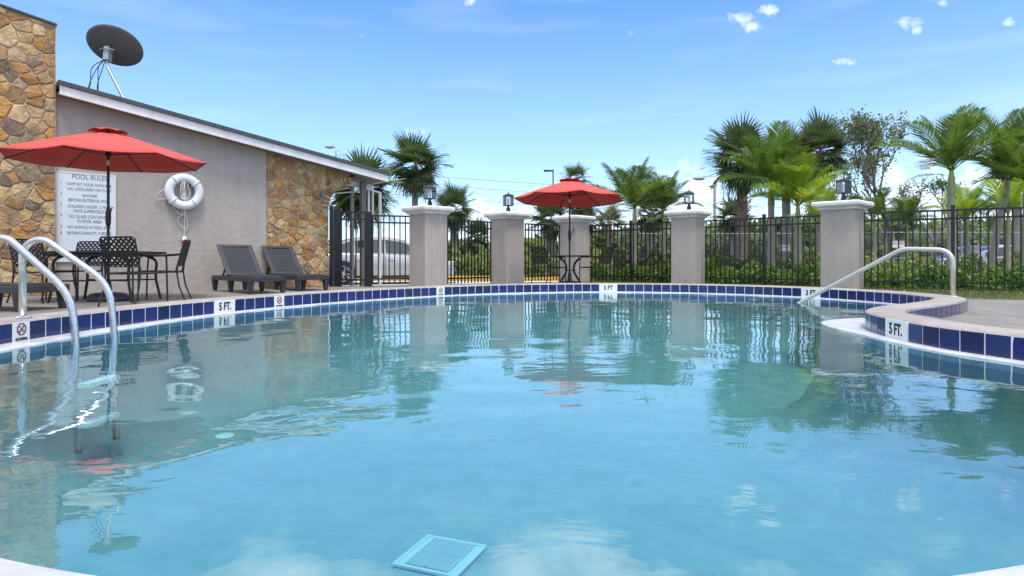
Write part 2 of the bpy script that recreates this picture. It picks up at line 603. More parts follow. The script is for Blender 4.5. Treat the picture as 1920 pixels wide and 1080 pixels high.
def copy_tree(o, parent=None):
    c = o.copy()
    C.objects.link(c)
    c.parent = parent
    for ch in list(o.children):
        copy_tree(ch, c)
    return c


class MB:
    def __init__(s):
        s.v = []
        s.f = []
        s.m = []

    def add(s, vs, fs, mi=0):
        b = len(s.v)
        s.v += [tuple(p) for p in vs]
        s.f += [tuple(i + b for i in f) for f in fs]
        s.m += [mi] * len(fs)
        return s

    def box(s, c, d, mt=None, mi=0):
        x, y, z = (a / 2 for a in d)
        vs = [Vector((sx * x, sy * y, sz * z)) for sx in (-1, 1) for sy in (-1, 1) for sz in (-1, 1)]
        if mt is not None:
            vs = [mt @ p for p in vs]
        vs = [p + Vector(c) for p in vs]
        return s.add(vs, [(0, 1, 3, 2), (4, 6, 7, 5), (0, 4, 5, 1), (2, 3, 7, 6), (0, 2, 6, 4), (1, 5, 7, 3)], mi)

    def bar(s, p, q, w, h, up=(0, 0, 1), mi=0):
        p, q = Vector(p), Vector(q)
        t = (q - p)
        L = t.length
        t = t / L
        u = Vector(up)
        if abs(t.dot(u)) > 0.98:
            u = Vector((0, 1, 0))
        sd = t.cross(u).normalized()
        u = sd.cross(t)
        mt = Matrix((sd, t, u)).transposed()
        return s.box((p + q) / 2, (w, L, h), mt, mi)

    def tube(s, pts, r, n=8, closed=False, caps=True, mi=0):
        pts = [Vector(p) for p in pts]
        k = len(pts)
        rs = r if isinstance(r, (list, tuple)) else [r] * k
        vs = []
        ref = None
        for i in range(k):
            if closed:
                t = pts[(i + 1) % k] - pts[i - 1]
            else:
                t = pts[min(i + 1, k - 1)] - pts[max(i - 1, 0)]
            t.normalize()
            if ref is None:
                ref = Vector((0, 0, 1)) if abs(t.z) < 0.9 else Vector((1, 0, 0))
            a = (ref - t * ref.dot(t))
            if a.length < 1e-4:
                a = t.orthogonal()
            a.normalize()
            ref = a
            b = t.cross(a)
            for j in range(n):
                an = 2 * math.pi * j / n
                vs.append(pts[i] + (a * math.cos(an) + b * math.sin(an)) * rs[i])
        fs = []
        for i in range(k if closed else k - 1):
            i2 = (i + 1) % k
            for j in range(n):
                fs.append((i * n + j, i * n + (j + 1) % n, i2 * n + (j + 1) % n, i2 * n + j))
        if not closed and caps:
            fs.append(tuple(range(n - 1, -1, -1)))
            fs.append(tuple((k - 1) * n + j for j in range(n)))
        return s.add(vs, fs, mi)

    def lathe(s, prof, c=(0, 0, 0), n=24, axis='z', mi=0, sq=False):
        vs = []
        for r, z in prof:
            for j in range(n):
                an = 2 * math.pi * (j + (0.5 if sq else 0)) / n
                a, b = r * math.cos(an), r * math.sin(an)
                p = {'z': (a, b, z), 'y': (a, z, b), 'x': (z, a, b)}[axis]
                vs.append((p[0] + c[0], p[1] + c[1], p[2] + c[2]))
        fs = []
        for i in range(len(prof) - 1):
            for j in range(n):
                fs.append((i * n + j, i * n + (j + 1) % n, (i + 1) * n + (j + 1) % n, (i + 1) * n + j))
        fs.append(tuple(range(n - 1, -1, -1)))
        fs.append(tuple((len(prof) - 1) * n + j for j in range(n)))
        return s.add(vs, fs, mi)

    def prism(s, poly, z0, z1, mp=None, mi=0):
        """poly in 2D, extruded along third axis; mp maps (a,b,c)->xyz"""
        mp = mp or (lambda a, b, c: (a, b, c))
        n = len(poly)
        vs = [mp(a, b, z0) for a, b in poly] + [mp(a, b, z1) for a, b in poly]
        fs = [tuple(range(n - 1, -1, -1)), tuple(range(n, 2 * n))]
        fs += [(i, (i + 1) % n, n + (i + 1) % n, n + i) for i in range(n)]
        return s.add(vs, fs, mi)

    def mesh(s, name, mats, smooth=False, fixn=True):
        me = bpy.data.meshes.new(name)
        me.from_pydata(s.v, [], s.f)
        for m_ in (mats if isinstance(mats, (list, tuple)) else [mats]):
            me.materials.append(m_)
        if isinstance(mats, (list, tuple)) and len(mats) > 1:
            me.polygons.foreach_set('material_index', s.m)
        if fixn:
            bm = bmesh.new()
            bm.from_mesh(me)
            bmesh.ops.recalc_face_normals(bm, faces=bm.faces)
            bm.to_mesh(me)
            bm.free()
        if smooth:
            me.shade_smooth() if hasattr(me, 'shade_smooth') else None
            if smooth != 'all':
                try:
                    me.set_sharp_from_angle(angle=R(38))
                except Exception:
                    pass
        me.update()
        return me

    def build(s, name, mats, parent=None, loc=None, rot=None, smooth=False, bevel=0, kind=None):
        o = link_mesh(name, s.mesh(name, mats, smooth), parent, loc, rot)
        if bevel:
            b = o.modifiers.new('bevel', 'BEVEL')
            b.width = bevel
            b.segments = 2
            b.limit_method = 'ANGLE'
            b.harden_normals = False
        if kind:
            o['kind'] = kind
        return o


def W(px, d):
    return (px - 960) / F * d


def Z(py, d):
    return EYE + (HY - py) / F * d


def arc(c, r, a0, a1, n, ax=(1, 0, 0), ay=(0, 0, 1)):
    c, ax, ay = Vector(c), Vector(ax), Vector(ay)
    return [c + ax * r * math.cos(R(a0 + (a1 - a0) * i / n)) + ay * r * math.sin(R(a0 + (a1 - a0) * i / n)) for i in range(n + 1)]


def round_path(pts, rad, n=6):
    """polyline with filleted corners"""
    pts = [Vector(p) for p in pts]
    out = [pts[0]]
    for i in range(1, len(pts) - 1):
        a, b, c = pts[i - 1], pts[i], pts[i + 1]
        r_ = min(rad, (a - b).length * 0.48, (c - b).length * 0.48)
        p0 = b + (a - b).normalized() * r_
        p1 = b + (c - b).normalized() * r_
        for k in range(n + 1):
            t = k / n
            out.append(p0 * (1 - t) ** 2 + b * 2 * t * (1 - t) + p1 * t * t)
    out.append(pts[-1])
    return out


def spline(pts, n=8, closed=False):
    pts = [Vector(p) for p in pts]
    k = len(pts)
    out = []
    for i in range(k if closed else k - 1):
        g = (lambda j: pts[j % k]) if closed else (lambda j: pts[max(0, min(k - 1, j))])
        p0, p1, p2, p3 = g(i - 1), g(i), g(i + 1), g(i + 2)
        for s_ in range(n):
            t = s_ / n
            out.append(0.5 * ((2 * p1) + (p2 - p0) * t + (2 * p0 - 5 * p1 + 4 * p2 - p3) * t * t + (3 * p1 - p0 - 3 * p2 + p3) * t ** 3))
    if not closed:
        out.append(pts[-1])
    return out


def text_mesh(body, size, m, extrude=0.002, xs=1.0, align='CENTER', bold=0.0):
    cu = bpy.data.curves.new('lettering', 'FONT')
    cu.body = body
    cu.size = size
    cu.extrude = extrude
    cu.offset = bold
    cu.align_x = align
    cu.align_y = 'CENTER'
    cu.resolution_u = 3
    o = bpy.data.objects.new('lettering', cu)
    C.objects.link(o)
    dg = bpy.context.evaluated_depsgraph_get()
    me = bpy.data.meshes.new_from_object(o.evaluated_get(dg))
    bpy.data.objects.remove(o)
    bpy.data.curves.remove(cu)
    me.name = 'lettering'
    me.materials.clear()
    me.materials.append(m)
    if xs != 1.0:
        me.transform(Matrix.Diagonal((xs, 1, 1, 1)))
    return me


def quads_mesh(name, V, m, tri=False):
    """V: (n, 4, 3) array of quads"""
    k = V.shape[1]
    n = V.shape[0]
    me = bpy.data.meshes.new(name)
    me.vertices.add(n * k)
    me.vertices.foreach_set('co', V.reshape(-1).astype(np.float32))
    me.loops.add(n * k)
    me.loops.foreach_set('vertex_index', np.arange(n * k, dtype=np.int32))
    me.polygons.add(n)
    me.polygons.foreach_set('loop_start', np.arange(0, n * k, k, dtype=np.int32))
    me.polygons.foreach_set('loop_total', np.full(n, k, dtype=np.int32))
    me.materials.append(m)
    me.update(calc_edges=True)
    return me


def leaf_quads(cen, size, up=0.3, aspect=0.55, jitter=0.4):
    n = len(cen)
    d = rng.normal(size=(n, 3))
    d[:, 2] += up
    d /= np.linalg.norm(d, axis=1)[:, None]
    e = rng.normal(size=(n, 3))
    e -= (e * d).sum(1)[:, None] * d
    e /= np.linalg.norm(e, axis=1)[:, None]
    s = size * (1 + jitter * rng.uniform(-1, 1, n))[:, None]
    a = d * s * 0.5
    b = e * s * 0.5 * aspect
    return np.stack([cen - a, cen + b - a * 0.1, cen + a, cen - b - a * 0.1], 1)

# ------------------------------------------------------------------ the pool outline (clockwise from above: interior on the right hand)
PTS = [(0, .80), (-.75, .88), (-1.45, 1.18), (-2.25, 1.72), (-2.98, 2.55), (-3.42, 3.5), (-3.56, 4.4), (-3.52, 5.5), (-3.30, 6.7), (-2.98, 7.7),
       (-2.45, 8.75), (-1.55, 9.98), (-.21, 11.12), (1.54, 11.62), (3.25, 11.25), (4.55, 10.1), (5.1, 8.75), (5.05, 7.6), (4.6, 6.95),
       (3.95, 6.35), (3.4, 5.9), (3.04, 5.4), (2.88, 4.8), (2.86, 4.15), (3.0, 3.5), (2.95, 2.6), (2.5, 1.75), (1.6, 1.2), (.75, .87)]


def resample(pts, n):
    P = np.array([[p[0], p[1]] for p in pts])
    Q = np.vstack([P, P[:1]])
    s = np.concatenate([[0], np.cumsum(np.linalg.norm(np.diff(Q, axis=0), axis=1))])
    t = np.linspace(0, s[-1], n, endpoint=False)
    return np.stack([np.interp(t, s, Q[:, 0]), np.interp(t, s, Q[:, 1])], 1), s[-1]


dense = spline([(a, b, 0) for a, b in PTS], 24, True)
_, PER = resample(dense, 10)
NT = int(round(PER / 0.161))
LOOP, _ = resample(dense, NT * 2)           # even samples are joints, odd samples tile centres
tan = np.roll(LOOP, -1, 0) - np.roll(LOOP, 1, 0)
tan /= np.linalg.norm(tan, axis=1)[:, None]
OUTN = np.stack([-tan[:, 1], tan[:, 0]], 1)
for _ in range(3):
    OUTN = (OUTN + np.roll(OUTN, 1, 0) + np.roll(OUTN, -1, 0))
    OUTN /= np.linalg.norm(OUTN, axis=1)[:, None]


def off(d):
    d = np.asarray(d)
    return LOOP + OUTN * (d[:, None] if d.ndim else d)


def ring(name, loops, m, parent=None, smooth=True):
    """loops: list of (Nx2 array, z or array)"""
    n = len(loops[0][0])
    V = []
    for xy, z in loops:
        zz = np.broadcast_to(np.asarray(z, float), (n,))
        V += [(float(a), float(b), float(c)) for (a, b), c in zip(xy, zz)]
    Fs = []
    for k in range(len(loops) - 1):
        for i in range(n):
            j = (i + 1) % n
            Fs.append((k * n + i, k * n + j, (k + 1) * n + j, (k + 1) * n + i))
    b = MB()
    b.add(V, Fs)
    me = b.mesh(name, m, smooth, fixn=False)
    return link_mesh(name, me, parent)


def cdt_sheet(name, loops, zf, m, keep, parent=None, extra=()):
    """loops: list of Nx2 boundaries; keep(x,y) decides faces; zf(x,y)->z"""
    vs, es = [], []
    for lp in loops:
        b = len(vs)
        vs += [Vector((float(a), float(c))) for a, c in lp]
        es += [(b + i, b + (i + 1) % len(lp)) for i in range(len(lp))]
    for e in extra:
        vs.append(Vector(e))
    ov, oe, of, *_r = geometry.delaunay_2d_cdt(vs, es, [], 0, 1e-5)
    fs = []
    for f in of:
        cx = sum(ov[i].x for i in f) / len(f)
        cy = sum(ov[i].y for i in f) / len(f)
        if keep(cx, cy):
            fs.append(tuple(f))
    me = bpy.data.meshes.new(name)
    me.from_pydata([(p.x, p.y, zf(p.x, p.y)) for p in ov], [], fs)
    bm = bmesh.new()
    bm.from_mesh(me)
    bmesh.ops.recalc_face_normals(bm, faces=bm.faces)
    if bm.faces and sum(f.normal.z for f in bm.faces) < 0:
        bmesh.ops.reverse_faces(bm, faces=bm.faces)
    bmesh.ops.delete(bm, geom=[v for v in bm.verts if not v.link_faces], context='VERTS')
    bm.to_mesh(me)
    bm.free()
    me.materials.append(m)
    return link_mesh(name, me, parent)


def inside(poly, x, y):
    c = False
    n = len(poly)
    j = n - 1
    for i in range(n):
        xi, yi = poly[i]
        xj, yj = poly[j]
        if (yi > y) != (yj > y) and x < (xj - xi) * (y - yi) / (yj - yi) + xi:
            c = not c
        j = i
    return c


# gutter lip width round the pool: broad on the left and at the point of the peninsula
lipw = np.full(len(LOOP), 0.10)
for i, (x, y) in enumerate(LOOP):
    dl = math.exp(-((x + 3.5) ** 2 + (y - 4.5) ** 2) / 3.0)
    dt = math.exp(-((x - 3.35) ** 2 + (y - 5.85) ** 2) / 0.35)
    dn_ = math.exp(-(x * x / 6.0 + (y - .8) ** 2 / 1.0))
    lipw[i] += 0.12 * dl + 0.34 * dt + 0.21 * dn_ - 0.06 * min(1, max(0, (y - 6.5) / 2)) * (1 - dt)
for _ in range(6):
    lipw = (lipw + np.roll(lipw, 1) + np.roll(lipw, -1)) / 3
LIPIN = off(-lipw)
COPW = 0.30
COPOUT = off(COPW)
# the stretch of raised coping that shows its outer tiled face (along the step inlet)
inlet = np.zeros(len(LOOP))
for i, (x, y) in enumerate(LOOP):
    if x > 3.1 and 5.45 < y < 9.4:
        inlet[i] = min(1, max(0, (y - 5.45) / 0.6)) * min(1, max(0, (9.4 - y) / 0.8))

pool = empty('pool_basin', (0, 0, 0), kind='structure')
ring('coping', [(off(0.004), 0.10), (off(-0.004), 0.147), (off(0.008), 0.157), (off(0.028), 0.163), (off(0.16), 0.165), (off(0.27), 0.163), (off(0.293), 0.156), (COPOUT, 0.14), (off(0.298), -0.05)], M['coping'], pool)
ring('grout_wall', [(off(-0.0055), 0.148), (off(-0.0055), 0.006)], M['grout'], pool)
ring('outer_grout_wall', [(off(0.307), 0.145), (off(0.307), -0.03)], M['grout'], pool)
ring('gutter_lip', [(off(0.012), 0.012), (off(-lipw * 0.6), 0.015), (off(-lipw * 0.9), 0.013), (LIPIN, 0.006), (off(-lipw - 0.004), -0.008), (off(-lipw), -0.05)], M['lip'], pool)


def floor_z(x, y):
    t = min(1, max(0, (y - 6.0) / 5.0))
    t = t * t * (3 - 2 * t)
    return -1.02 + 0.34 * t


WALLIN = off(-lipw - 0.0)
cove = off(-lipw - 0.85)
ring('pool_wall', [(WALLIN, -0.045), (off(-lipw - 0.01), -0.22), (off(-lipw - 0.06), [floor_z(*p) * .5 for p in WALLIN]), (off(-lipw - 0.20), [floor_z(*p) * .75 for p in WALLIN]), (off(-lipw - 0.42), [floor_z(*p) * .91 for p in WALLIN]), (off(-lipw - 0.64), [floor_z(*p) * .98 for p in WALLIN]), (cove, [floor_z(*p) for p in cove])], M['plaster'], pool)
covel = [tuple(p) for p in cove]
xs_ = [(a, b) for a in np.arange(-3.5, 5.1, .6) for b in np.arange(1, 11.6, .6) if inside(covel, a, b)]
cdt_sheet('pool_floor', [cove], floor_z, M['plaster'], lambda x, y: inside(covel, x, y), pool, xs_)
lipl = [tuple(p) for p in LIPIN]
wsheet = cdt_sheet('water', [off(-lipw + 0.002)], lambda x, y: 0.0, M['water'], lambda x, y: True)
# CDT also fills the concave side: keep only what lies in the pool
bm = bmesh.new()
bm.from_mesh(wsheet.data)
wl_ = [tuple(p) for p in off(-lipw + 0.002)]
bmesh.ops.delete(bm, geom=[f for f in bm.faces if not inside(wl_, f.calc_center_median().x, f.calc_center_median().y)], context='FACES')
bm.to_mesh(wsheet.data)
bm.free()
wsheet['kind'] = 'structure'

# entry steps under water in the inlet
for k, (r_, zt) in enumerate(((1.15, -0.30), (0.9, -0.20), (0.65, -0.10))):
    b = MB()
    nose = MB()
    c0 = (5.1, 8.35)
    pts = []
    for i in range(61):
        an = R(75 + 190 * i / 60)
        x, y = c0[0] + r_ * 1.05 * math.cos(an), c0[1] + r_ * math.sin(an)
        if inside(wl_, x, y):
            pts.append((x, y))
    if len(pts) > 4:
        cx, cy = 5.1, 8.3
        # fan between the arc and the pool wall
        vs = [(cx, cy, zt)] + [(x, y, zt) for x, y in pts] + [(x, y, -0.95) for x, y in pts]
        n = len(pts)
        fs = [(0, i + 1, i + 2) for i in range(n - 1)] + [(i + 1, i + 2, n + i + 2, n + i + 1) for i in range(n - 1)]
        b.add(vs, fs)
        b.build('step', M['plaster'], pool)
        nose.tube([(x, y, zt) for x, y in pts], 0.010, 6)
        nose.build('step_nosing', M['bluestripe'], pool)

# ---- tiles
bmt = MB()
tw, th, tt, ch = 0.1555, 0.141, 0.016, 0.0035
v8 = []
for yy, s_ in ((tt / 2, 1.0), (-tt / 2 + ch, 1.0), (-tt / 2, 0.0)):
    a = tw / 2 - (ch if s_ == 0 else 0)
    c_ = th / 2 - (ch if s_ == 0 else 0)
    v8 += [(-a, yy, -c_), (a, yy, -c_), (a, yy, c_), (-a, yy, c_)]
bmt.add(v8, [(0, 1, 2, 3)] + [(k * 4 + i, k * 4 + (i + 1) % 4, k * 4 + 4 + (i + 1) % 4, k * 4 + 4 + i) for k in (0, 1) for i in range(4)] + [(8, 11, 10, 9)])
tile_me = bmt.mesh('tile', M['tile'])


def idx_near(px, d):
    x, y = W(px, d), d
    k = np.argmin((LOOP[1::2, 0] - x) ** 2 + (LOOP[1::2, 1] - y) ** 2)
    return int(k)


TILEXY = LOOP[1::2]


def pxof(x, y):
    return 960 + F * x / y


def find_tile(px, dmin, dmax, xmin=-99, xmax=99):
    best = None
    for k, (x, y) in enumerate(TILEXY):
        if dmin < y < dmax and xmin < x < xmax:
            e = abs(pxof(x, y) - px)
            if best is None or e < best[0]:
                best = (e, k)
    return best[1]


def frame_at(i):
    """location and z-rotation at loop sample i"""
    return LOOP[i % len(LOOP)], math.atan2(tan[i % len(LOOP)][1], tan[i % len(LOOP)][0])


marker_tiles = {}
depths = [('5 FT.', find_tile(419, 6, 8, -9, 0)), ('3 FT', find_tile(1135, 10, 13)), ('3 FT', find_tile(1509, 9, 12, 3)), ('5 FT.', find_tile(1675, 4.2, 5.6, 2))]
nodive = [find_tile(25, 3.5, 5.5, -9, 0), find_tile(525, 6, 9, -9, 0), find_tile(832, 9, 12, -9, 0)]
skip = set()
for _, k in depths:
    skip |= {k, (k + 1) % NT}
skip |= set(nodive)


def marker_plate(w_):
    b = MB()
    b.box((0, 0, 0), (w_, 0.018, 0.146))
    return b.mesh('marker_tile', M['marker'])


nodive_me = marker_plate(0.156)
depth_me = marker_plate(0.313)


def on_tile(body, size, z, xs, tile, dx=0, m='black', bold=0.0):
    me = text_mesh(body, size, M[m], 0.0015, xs, bold=bold)
    return link_mesh('lettering', me, tile, (dx, -0.0105, z), (R(90), 0, 0))


def make_nodive(tile):
    b = MB()
    cs = [(0.047 * math.cos(R(22.5 + 45 * i)), 0.047 * math.sin(R(22.5 + 45 * i))) for i in range(8)]
    ci = [(0.038 * math.cos(R(22.5 + 45 * i)), 0.038 * math.sin(R(22.5 + 45 * i))) for i in range(8)]
    for i in range(8):
        j = (i + 1) % 8
        b.prism([cs[i], cs[j], ci[j], ci[i]], -0.009, -0.012, lambda a, c, y: (a, y, c + 0.018))
    b.bar((-0.027, -0.0108, 0.045), (0.027, -0.0108, -0.009), 0.0035, 0.006, up=(0, 1, 0))
    b.build('prohibition_ring', M['redglaze'], tile)
    d = MB()
    d.bar((-0.02, -0.0105, -0.006), (0.012, -0.0105, 0.032), 0.003, 0.008, up=(0, 1, 0))
    d.bar((0.0, -0.0105, 0.014), (0.024, -0.0105, 0.014), 0.003, 0.005, up=(0, 1, 0))
    d.bar((-0.02, -0.0105, -0.006), (-0.026, -0.0105, 0.012), 0.003, 0.005, up=(0, 1, 0))
    d.lathe([(0.006, -0.009), (0.006, -0.012)], (0.018, 0, 0.037), 8, 'y')
    d.build('diver_pictogram', M['black'], tile)
    on_tile('NO DIVING', 0.026, -0.052, 0.82, tile, bold=0.0008)


for k in range(NT):
    i = 2 * k + 1
    (x, y), a = frame_at(i)
    nx, ny = OUTN[i]
    if k in skip:
        continue
    link_mesh('tile', tile_me, pool, (x + nx * 0.0, y + ny * 0.0, 0.077 + random.uniform(-.0006, .0006)), (random.uniform(-.008, .008), 0, a))
for k in nodive:
    (x, y), a = frame_at(2 * k + 1)
    t = link_mesh('marker_tile', nodive_me, pool, (x, y, 0.078), (0, 0, a))
    t['label'] = 'white tile with a no diving octagon'
    make_nodive(t)
for body, k in depths:
    (x, y), a = frame_at(2 * k + 2)
    nx, ny = OUTN[(2 * k + 2) % len(LOOP)]
    t = link_mesh('marker_tile', depth_me, pool, (x - nx * .003, y - ny * .003, 0.078), (0, 0, a))
    t['label'] = 'white depth marker tile reading ' + body.rstrip('.')
    on_tile(body, 0.118, 0.0, 0.78, t, bold=0.0035)
# tiles on the outer face of the coping along the inlet
op = off(COPW + 0.004)
om_top = 0.145
acc = 0.0
i = 0
sel = [j for j in range(len(LOOP)) if inlet[j] > 0.12]
if sel:
    path = [op[j] for j in sel]
    seg = [0]
    for a_, b_ in zip(path, path[1:]):
        seg.append(seg[-1] + float(np.linalg.norm(b_ - a_)))
    L_ = seg[-1]
    n_ = int(L_ / 0.161)
    PA = np.array(path)
    for q in range(n_):
        s0, s1 = q * 0.161 + 0.005, q * 0.161 + 0.156
        p0 = np.array([np.interp(s0, seg, PA[:, 0]), np.interp(s0, seg, PA[:, 1])])
        p1 = np.array([np.interp(s1, seg, PA[:, 0]), np.interp(s1, seg, PA[:, 1])])
        d_ = p1 - p0
        link_mesh('tile', tile_me, pool, ((p0[0] + p1[0]) / 2, (p0[1] + p1[1]) / 2, 0.073), (0, 0, math.atan2(d_[1], d_[0]) + math.pi))

# ---- decks and ground
RAMP = off(COPW + 0.75)
copl = [tuple(p) for p in off(0.305)]
colz = {}
for i, p in enumerate(off(0.303)):
    colz[(round(float(p[0]), 3), round(float(p[1]), 3))] = 0.152 * (1 - inlet[i]) + 0.03 * inlet[i]
OP303 = off(0.303)


def deck_z(x, y):
    d2 = (OP303[:, 0] - x) ** 2 + (OP303[:, 1] - y) ** 2
    j = int(np.argmin(d2))
    d = math.sqrt(float(d2[j]))
    z0 = 0.150 * (1 - inlet[j]) + 0.03 * inlet[j]
    t = min(1, d / 0.75)
    return z0 * (1 - t * t * (3 - 2 * t))


DECK = [(-14, -5), (15, -5), (15, 6.6), (9.6, 8.6), (7.5, 9.35), (6.2, 10.3), (5.0, 11.7), (3.3, 14.2), (1.9, 16.6), (.9, 17.2), (-.6, 16.2), (-3.4, 14.6), (-4.4, 14.6), (-14, 6.5)]
hole = [tuple(p) for p in OP303]
ramps = []
for dd in (0.2, 0.4, 0.6, 0.76):
    o_ = off(0.303 + dd)
    for j in range(0, len(o_), 2):
        x, y = o_[j]
        if not inside(hole, x, y) and inside(DECK, x, y) and float(np.min((OP303[:, 0] - x) ** 2 + (OP303[:, 1] - y) ** 2)) > (dd * .8) ** 2:
            ramps.append((float(x), float(y)))
grid = [(a, b) for a in np.arange(-13, 15, 1.0) for b in np.arange(-4, 17, 1.0) if inside(DECK, a, b) and not inside(hole, a, b)]
deck = cdt_sheet('deck', [OP303, DECK], deck_z, M['deck'], lambda x, y: inside(DECK, x, y) and not inside(hole, x, y), None, ramps + grid)
deck['kind'] = 'structure'
deck.data.shade_smooth()

pit = [tuple(p) for p in off(0.2)[::4]]
g = cdt_sheet('ground', [pit, [(-400, -60), (400, -60), (400, 900), (-400, 900)]], lambda x, y: -.20, M['soil'], lambda x, y: not inside(pit, x, y))
g['kind'] = 'structure'
# grass verge level with the deck on the right, behind the fence too
b = MB()
VERGE = [(20, 4.4), (15, 6.6), (9.6, 8.6), (7.5, 9.35), (6.2, 10.3), (5.0, 11.7), (3.3, 14.2), (1.9, 16.6), (1.6, 18.5), (8, 19.5), (20, 19.5)]
b.prism(VERGE, -0.19, -0.006)
g = b.build('grass_verge', M['soil'])
g['kind'] = 'structure'
# car park beyond the gate, with a yellow kerb at its far side
b = MB()
b.prism([(-60, 14.7), (-4.4, 14.7), (-3.4, 14.7), (-.6, 16.3), (1.5, 18.6), (3.0, 22.3), (-60, 22.3)], -0.19, -0.15)
g = b.build('car_park', M['paving'])
g['kind'] = 'structure'
kerb = MB()
kerb.box((-8, 22.45, -0.08), (26, 0.16, 0.20))
kerb.box((6.5, 22.9, -0.08), (3.2, 0.16, 0.2), Matrix.Rotation(R(-8), 3, 'Z'))
kb = kerb.build('kerb', M['yellow'], bevel=0.015)
kb['kind'] = 'structure'
b = MB()
b.prism([(-60, 22.53), (60, 22.53), (60, 60), (-60, 60)], -0.19, -0.02)
g = b.build('planting_bed', M['soil'])
g['kind'] = 'structure'

# ------------------------------------------------------------------ the clubhouse (local x runs along its wall, local -y faces the pool)
KW = 0.03115


def wall_d(px):
    return 708.0 / (KW * (2225 - px))


OX, OY = W(617, wall_d(617)), wall_d(617)
UR = Vector((0.731, 0.683))
UR.normalize()
BR = math.atan2(UR.y, UR.x)


def wu(px):
    d = wall_d(px)
    return (W(px, d) - OX) * UR.x + (d - OY) * UR.y


def wz(px, py):
    return Z(py, wall_d(px))


def wall_pt(u, v):
    """local wall coordinates -> world x, y"""
    return OX + UR.x * u - UR.y * v, OY + UR.y * u + UR.x * v


def roofline(u):
    return 2.62 - 0.1467 * u


bld = empty('clubhouse', (OX, OY, 0), BR, 'taupe stucco clubhouse with sloping white fascia and golden fieldstone panels left of the pool', 'building')
uL, uS = wu(103), wu(500)
# stucco wall + body
b = MB()
prof = [(uL - .3, -.2), (uS - 0.01, -.2), (uS - 0.01, roofline(uS) + .12), (uL - .3, roofline(uL - .3) + .12)]
b.prism(prof, 0.0, 0.28, lambda a, c, y: (a, y, c))
b.build('stucco_wall', M['stucco'], bld)
b = MB()
b.prism([(uL - .3, -.2), (-0.25, -.2), (-0.25, roofline(-.25) + .1), (uL - .3, roofline(uL - .3) + .1)], 0.285, 5.0, lambda a, c, y: (a, y, c))
b.build('rear_body', M['stucco'], bld)
# far stone panel with half an arch on its right end
AC, AR = (0.60, 1.74), 0.60      # arch centre, radius
arcp = [(AC[0] - AR * math.cos(R(a)), AC[1] + AR * math.sin(R(a))) for a in range(0, 81, 8)]
poly = [(uS, -.2), (0, -.2)] + arcp + [(arcp[-1][0], roofline(arcp[-1][0]) + .1), (uS, roofline(uS) + .1)]
b = MB()
b.prism(poly, 0.03, 0.29, lambda a, c, y: (a, y, c))
sw = b.build('stone_panel', M['mortar'], bld)
# near stone pylon, taller than the roof and stepping forward
TL = -7.6
pz = lambda u: 4.55 + (uL - u) * 0.18
b = MB()
b.prism([(TL, -.2), (uL, -.2), (uL, pz(uL)), (TL, pz(TL))], -0.10, 3.2, lambda a, c, y: (a, y, c))
tw_ = b.build('stone_pylon', M['mortar'], bld)
b = MB()
b.prism([(TL - .01, pz(TL)), (uL + .012, pz(uL)), (uL + .012, pz(uL) + .03), (TL - .01, pz(TL) + .03)], -0.145, 3.2, lambda a, c, y: (a, y, c))
b.build('pylon_capping', M['roof'], bld)


def clip(poly, p, n):
    """keep the part of convex poly with (q-p).n <= 0"""
    out = []
    k = len(poly)
    for i in range(k):
        a, c = poly[i], poly[(i + 1) % k]
        da = (a[0] - p[0]) * n[0] + (a[1] - p[1]) * n[1]
        dc = (c[0] - p[0]) * n[0] + (c[1] - p[1]) * n[1]
        if da <= 0:
            out.append(a)
        if (da < 0 < dc) or (dc < 0 < da):
            t = da / (da - dc)
            out.append((a[0] + (c[0] - a[0]) * t, a[1] + (c[1] - a[1]) * t))
    return out


def area(p):
    return 0.5 * abs(sum(p[i][0] * p[(i + 1) % len(p)][1] - p[(i + 1) % len(p)][0] * p[i][1] for i in range(len(p))))


def cells(seeds, u0, u1, z0, z1, joint):
    out = []
    for i, s_ in enumerate(seeds):
        poly = [(u0, z0), (u1, z0), (u1, z1), (u0, z1)]
        for j, t in enumerate(seeds):
            if i == j:
                continue
            dx, dy = t[0] - s_[0], t[1] - s_[1]
            L = math.hypot(dx, dy)
            if L > 1.4:
                continue
            nrm = (dx / L, dy / L)
            mp = ((s_[0] + t[0]) / 2 - nrm[0] * joint / 2, (s_[1] + t[1]) / 2 - nrm[1] * joint / 2)
            poly = clip(poly, mp, nrm)
            if len(poly) < 3:
                break
        out.append(poly)
    return out


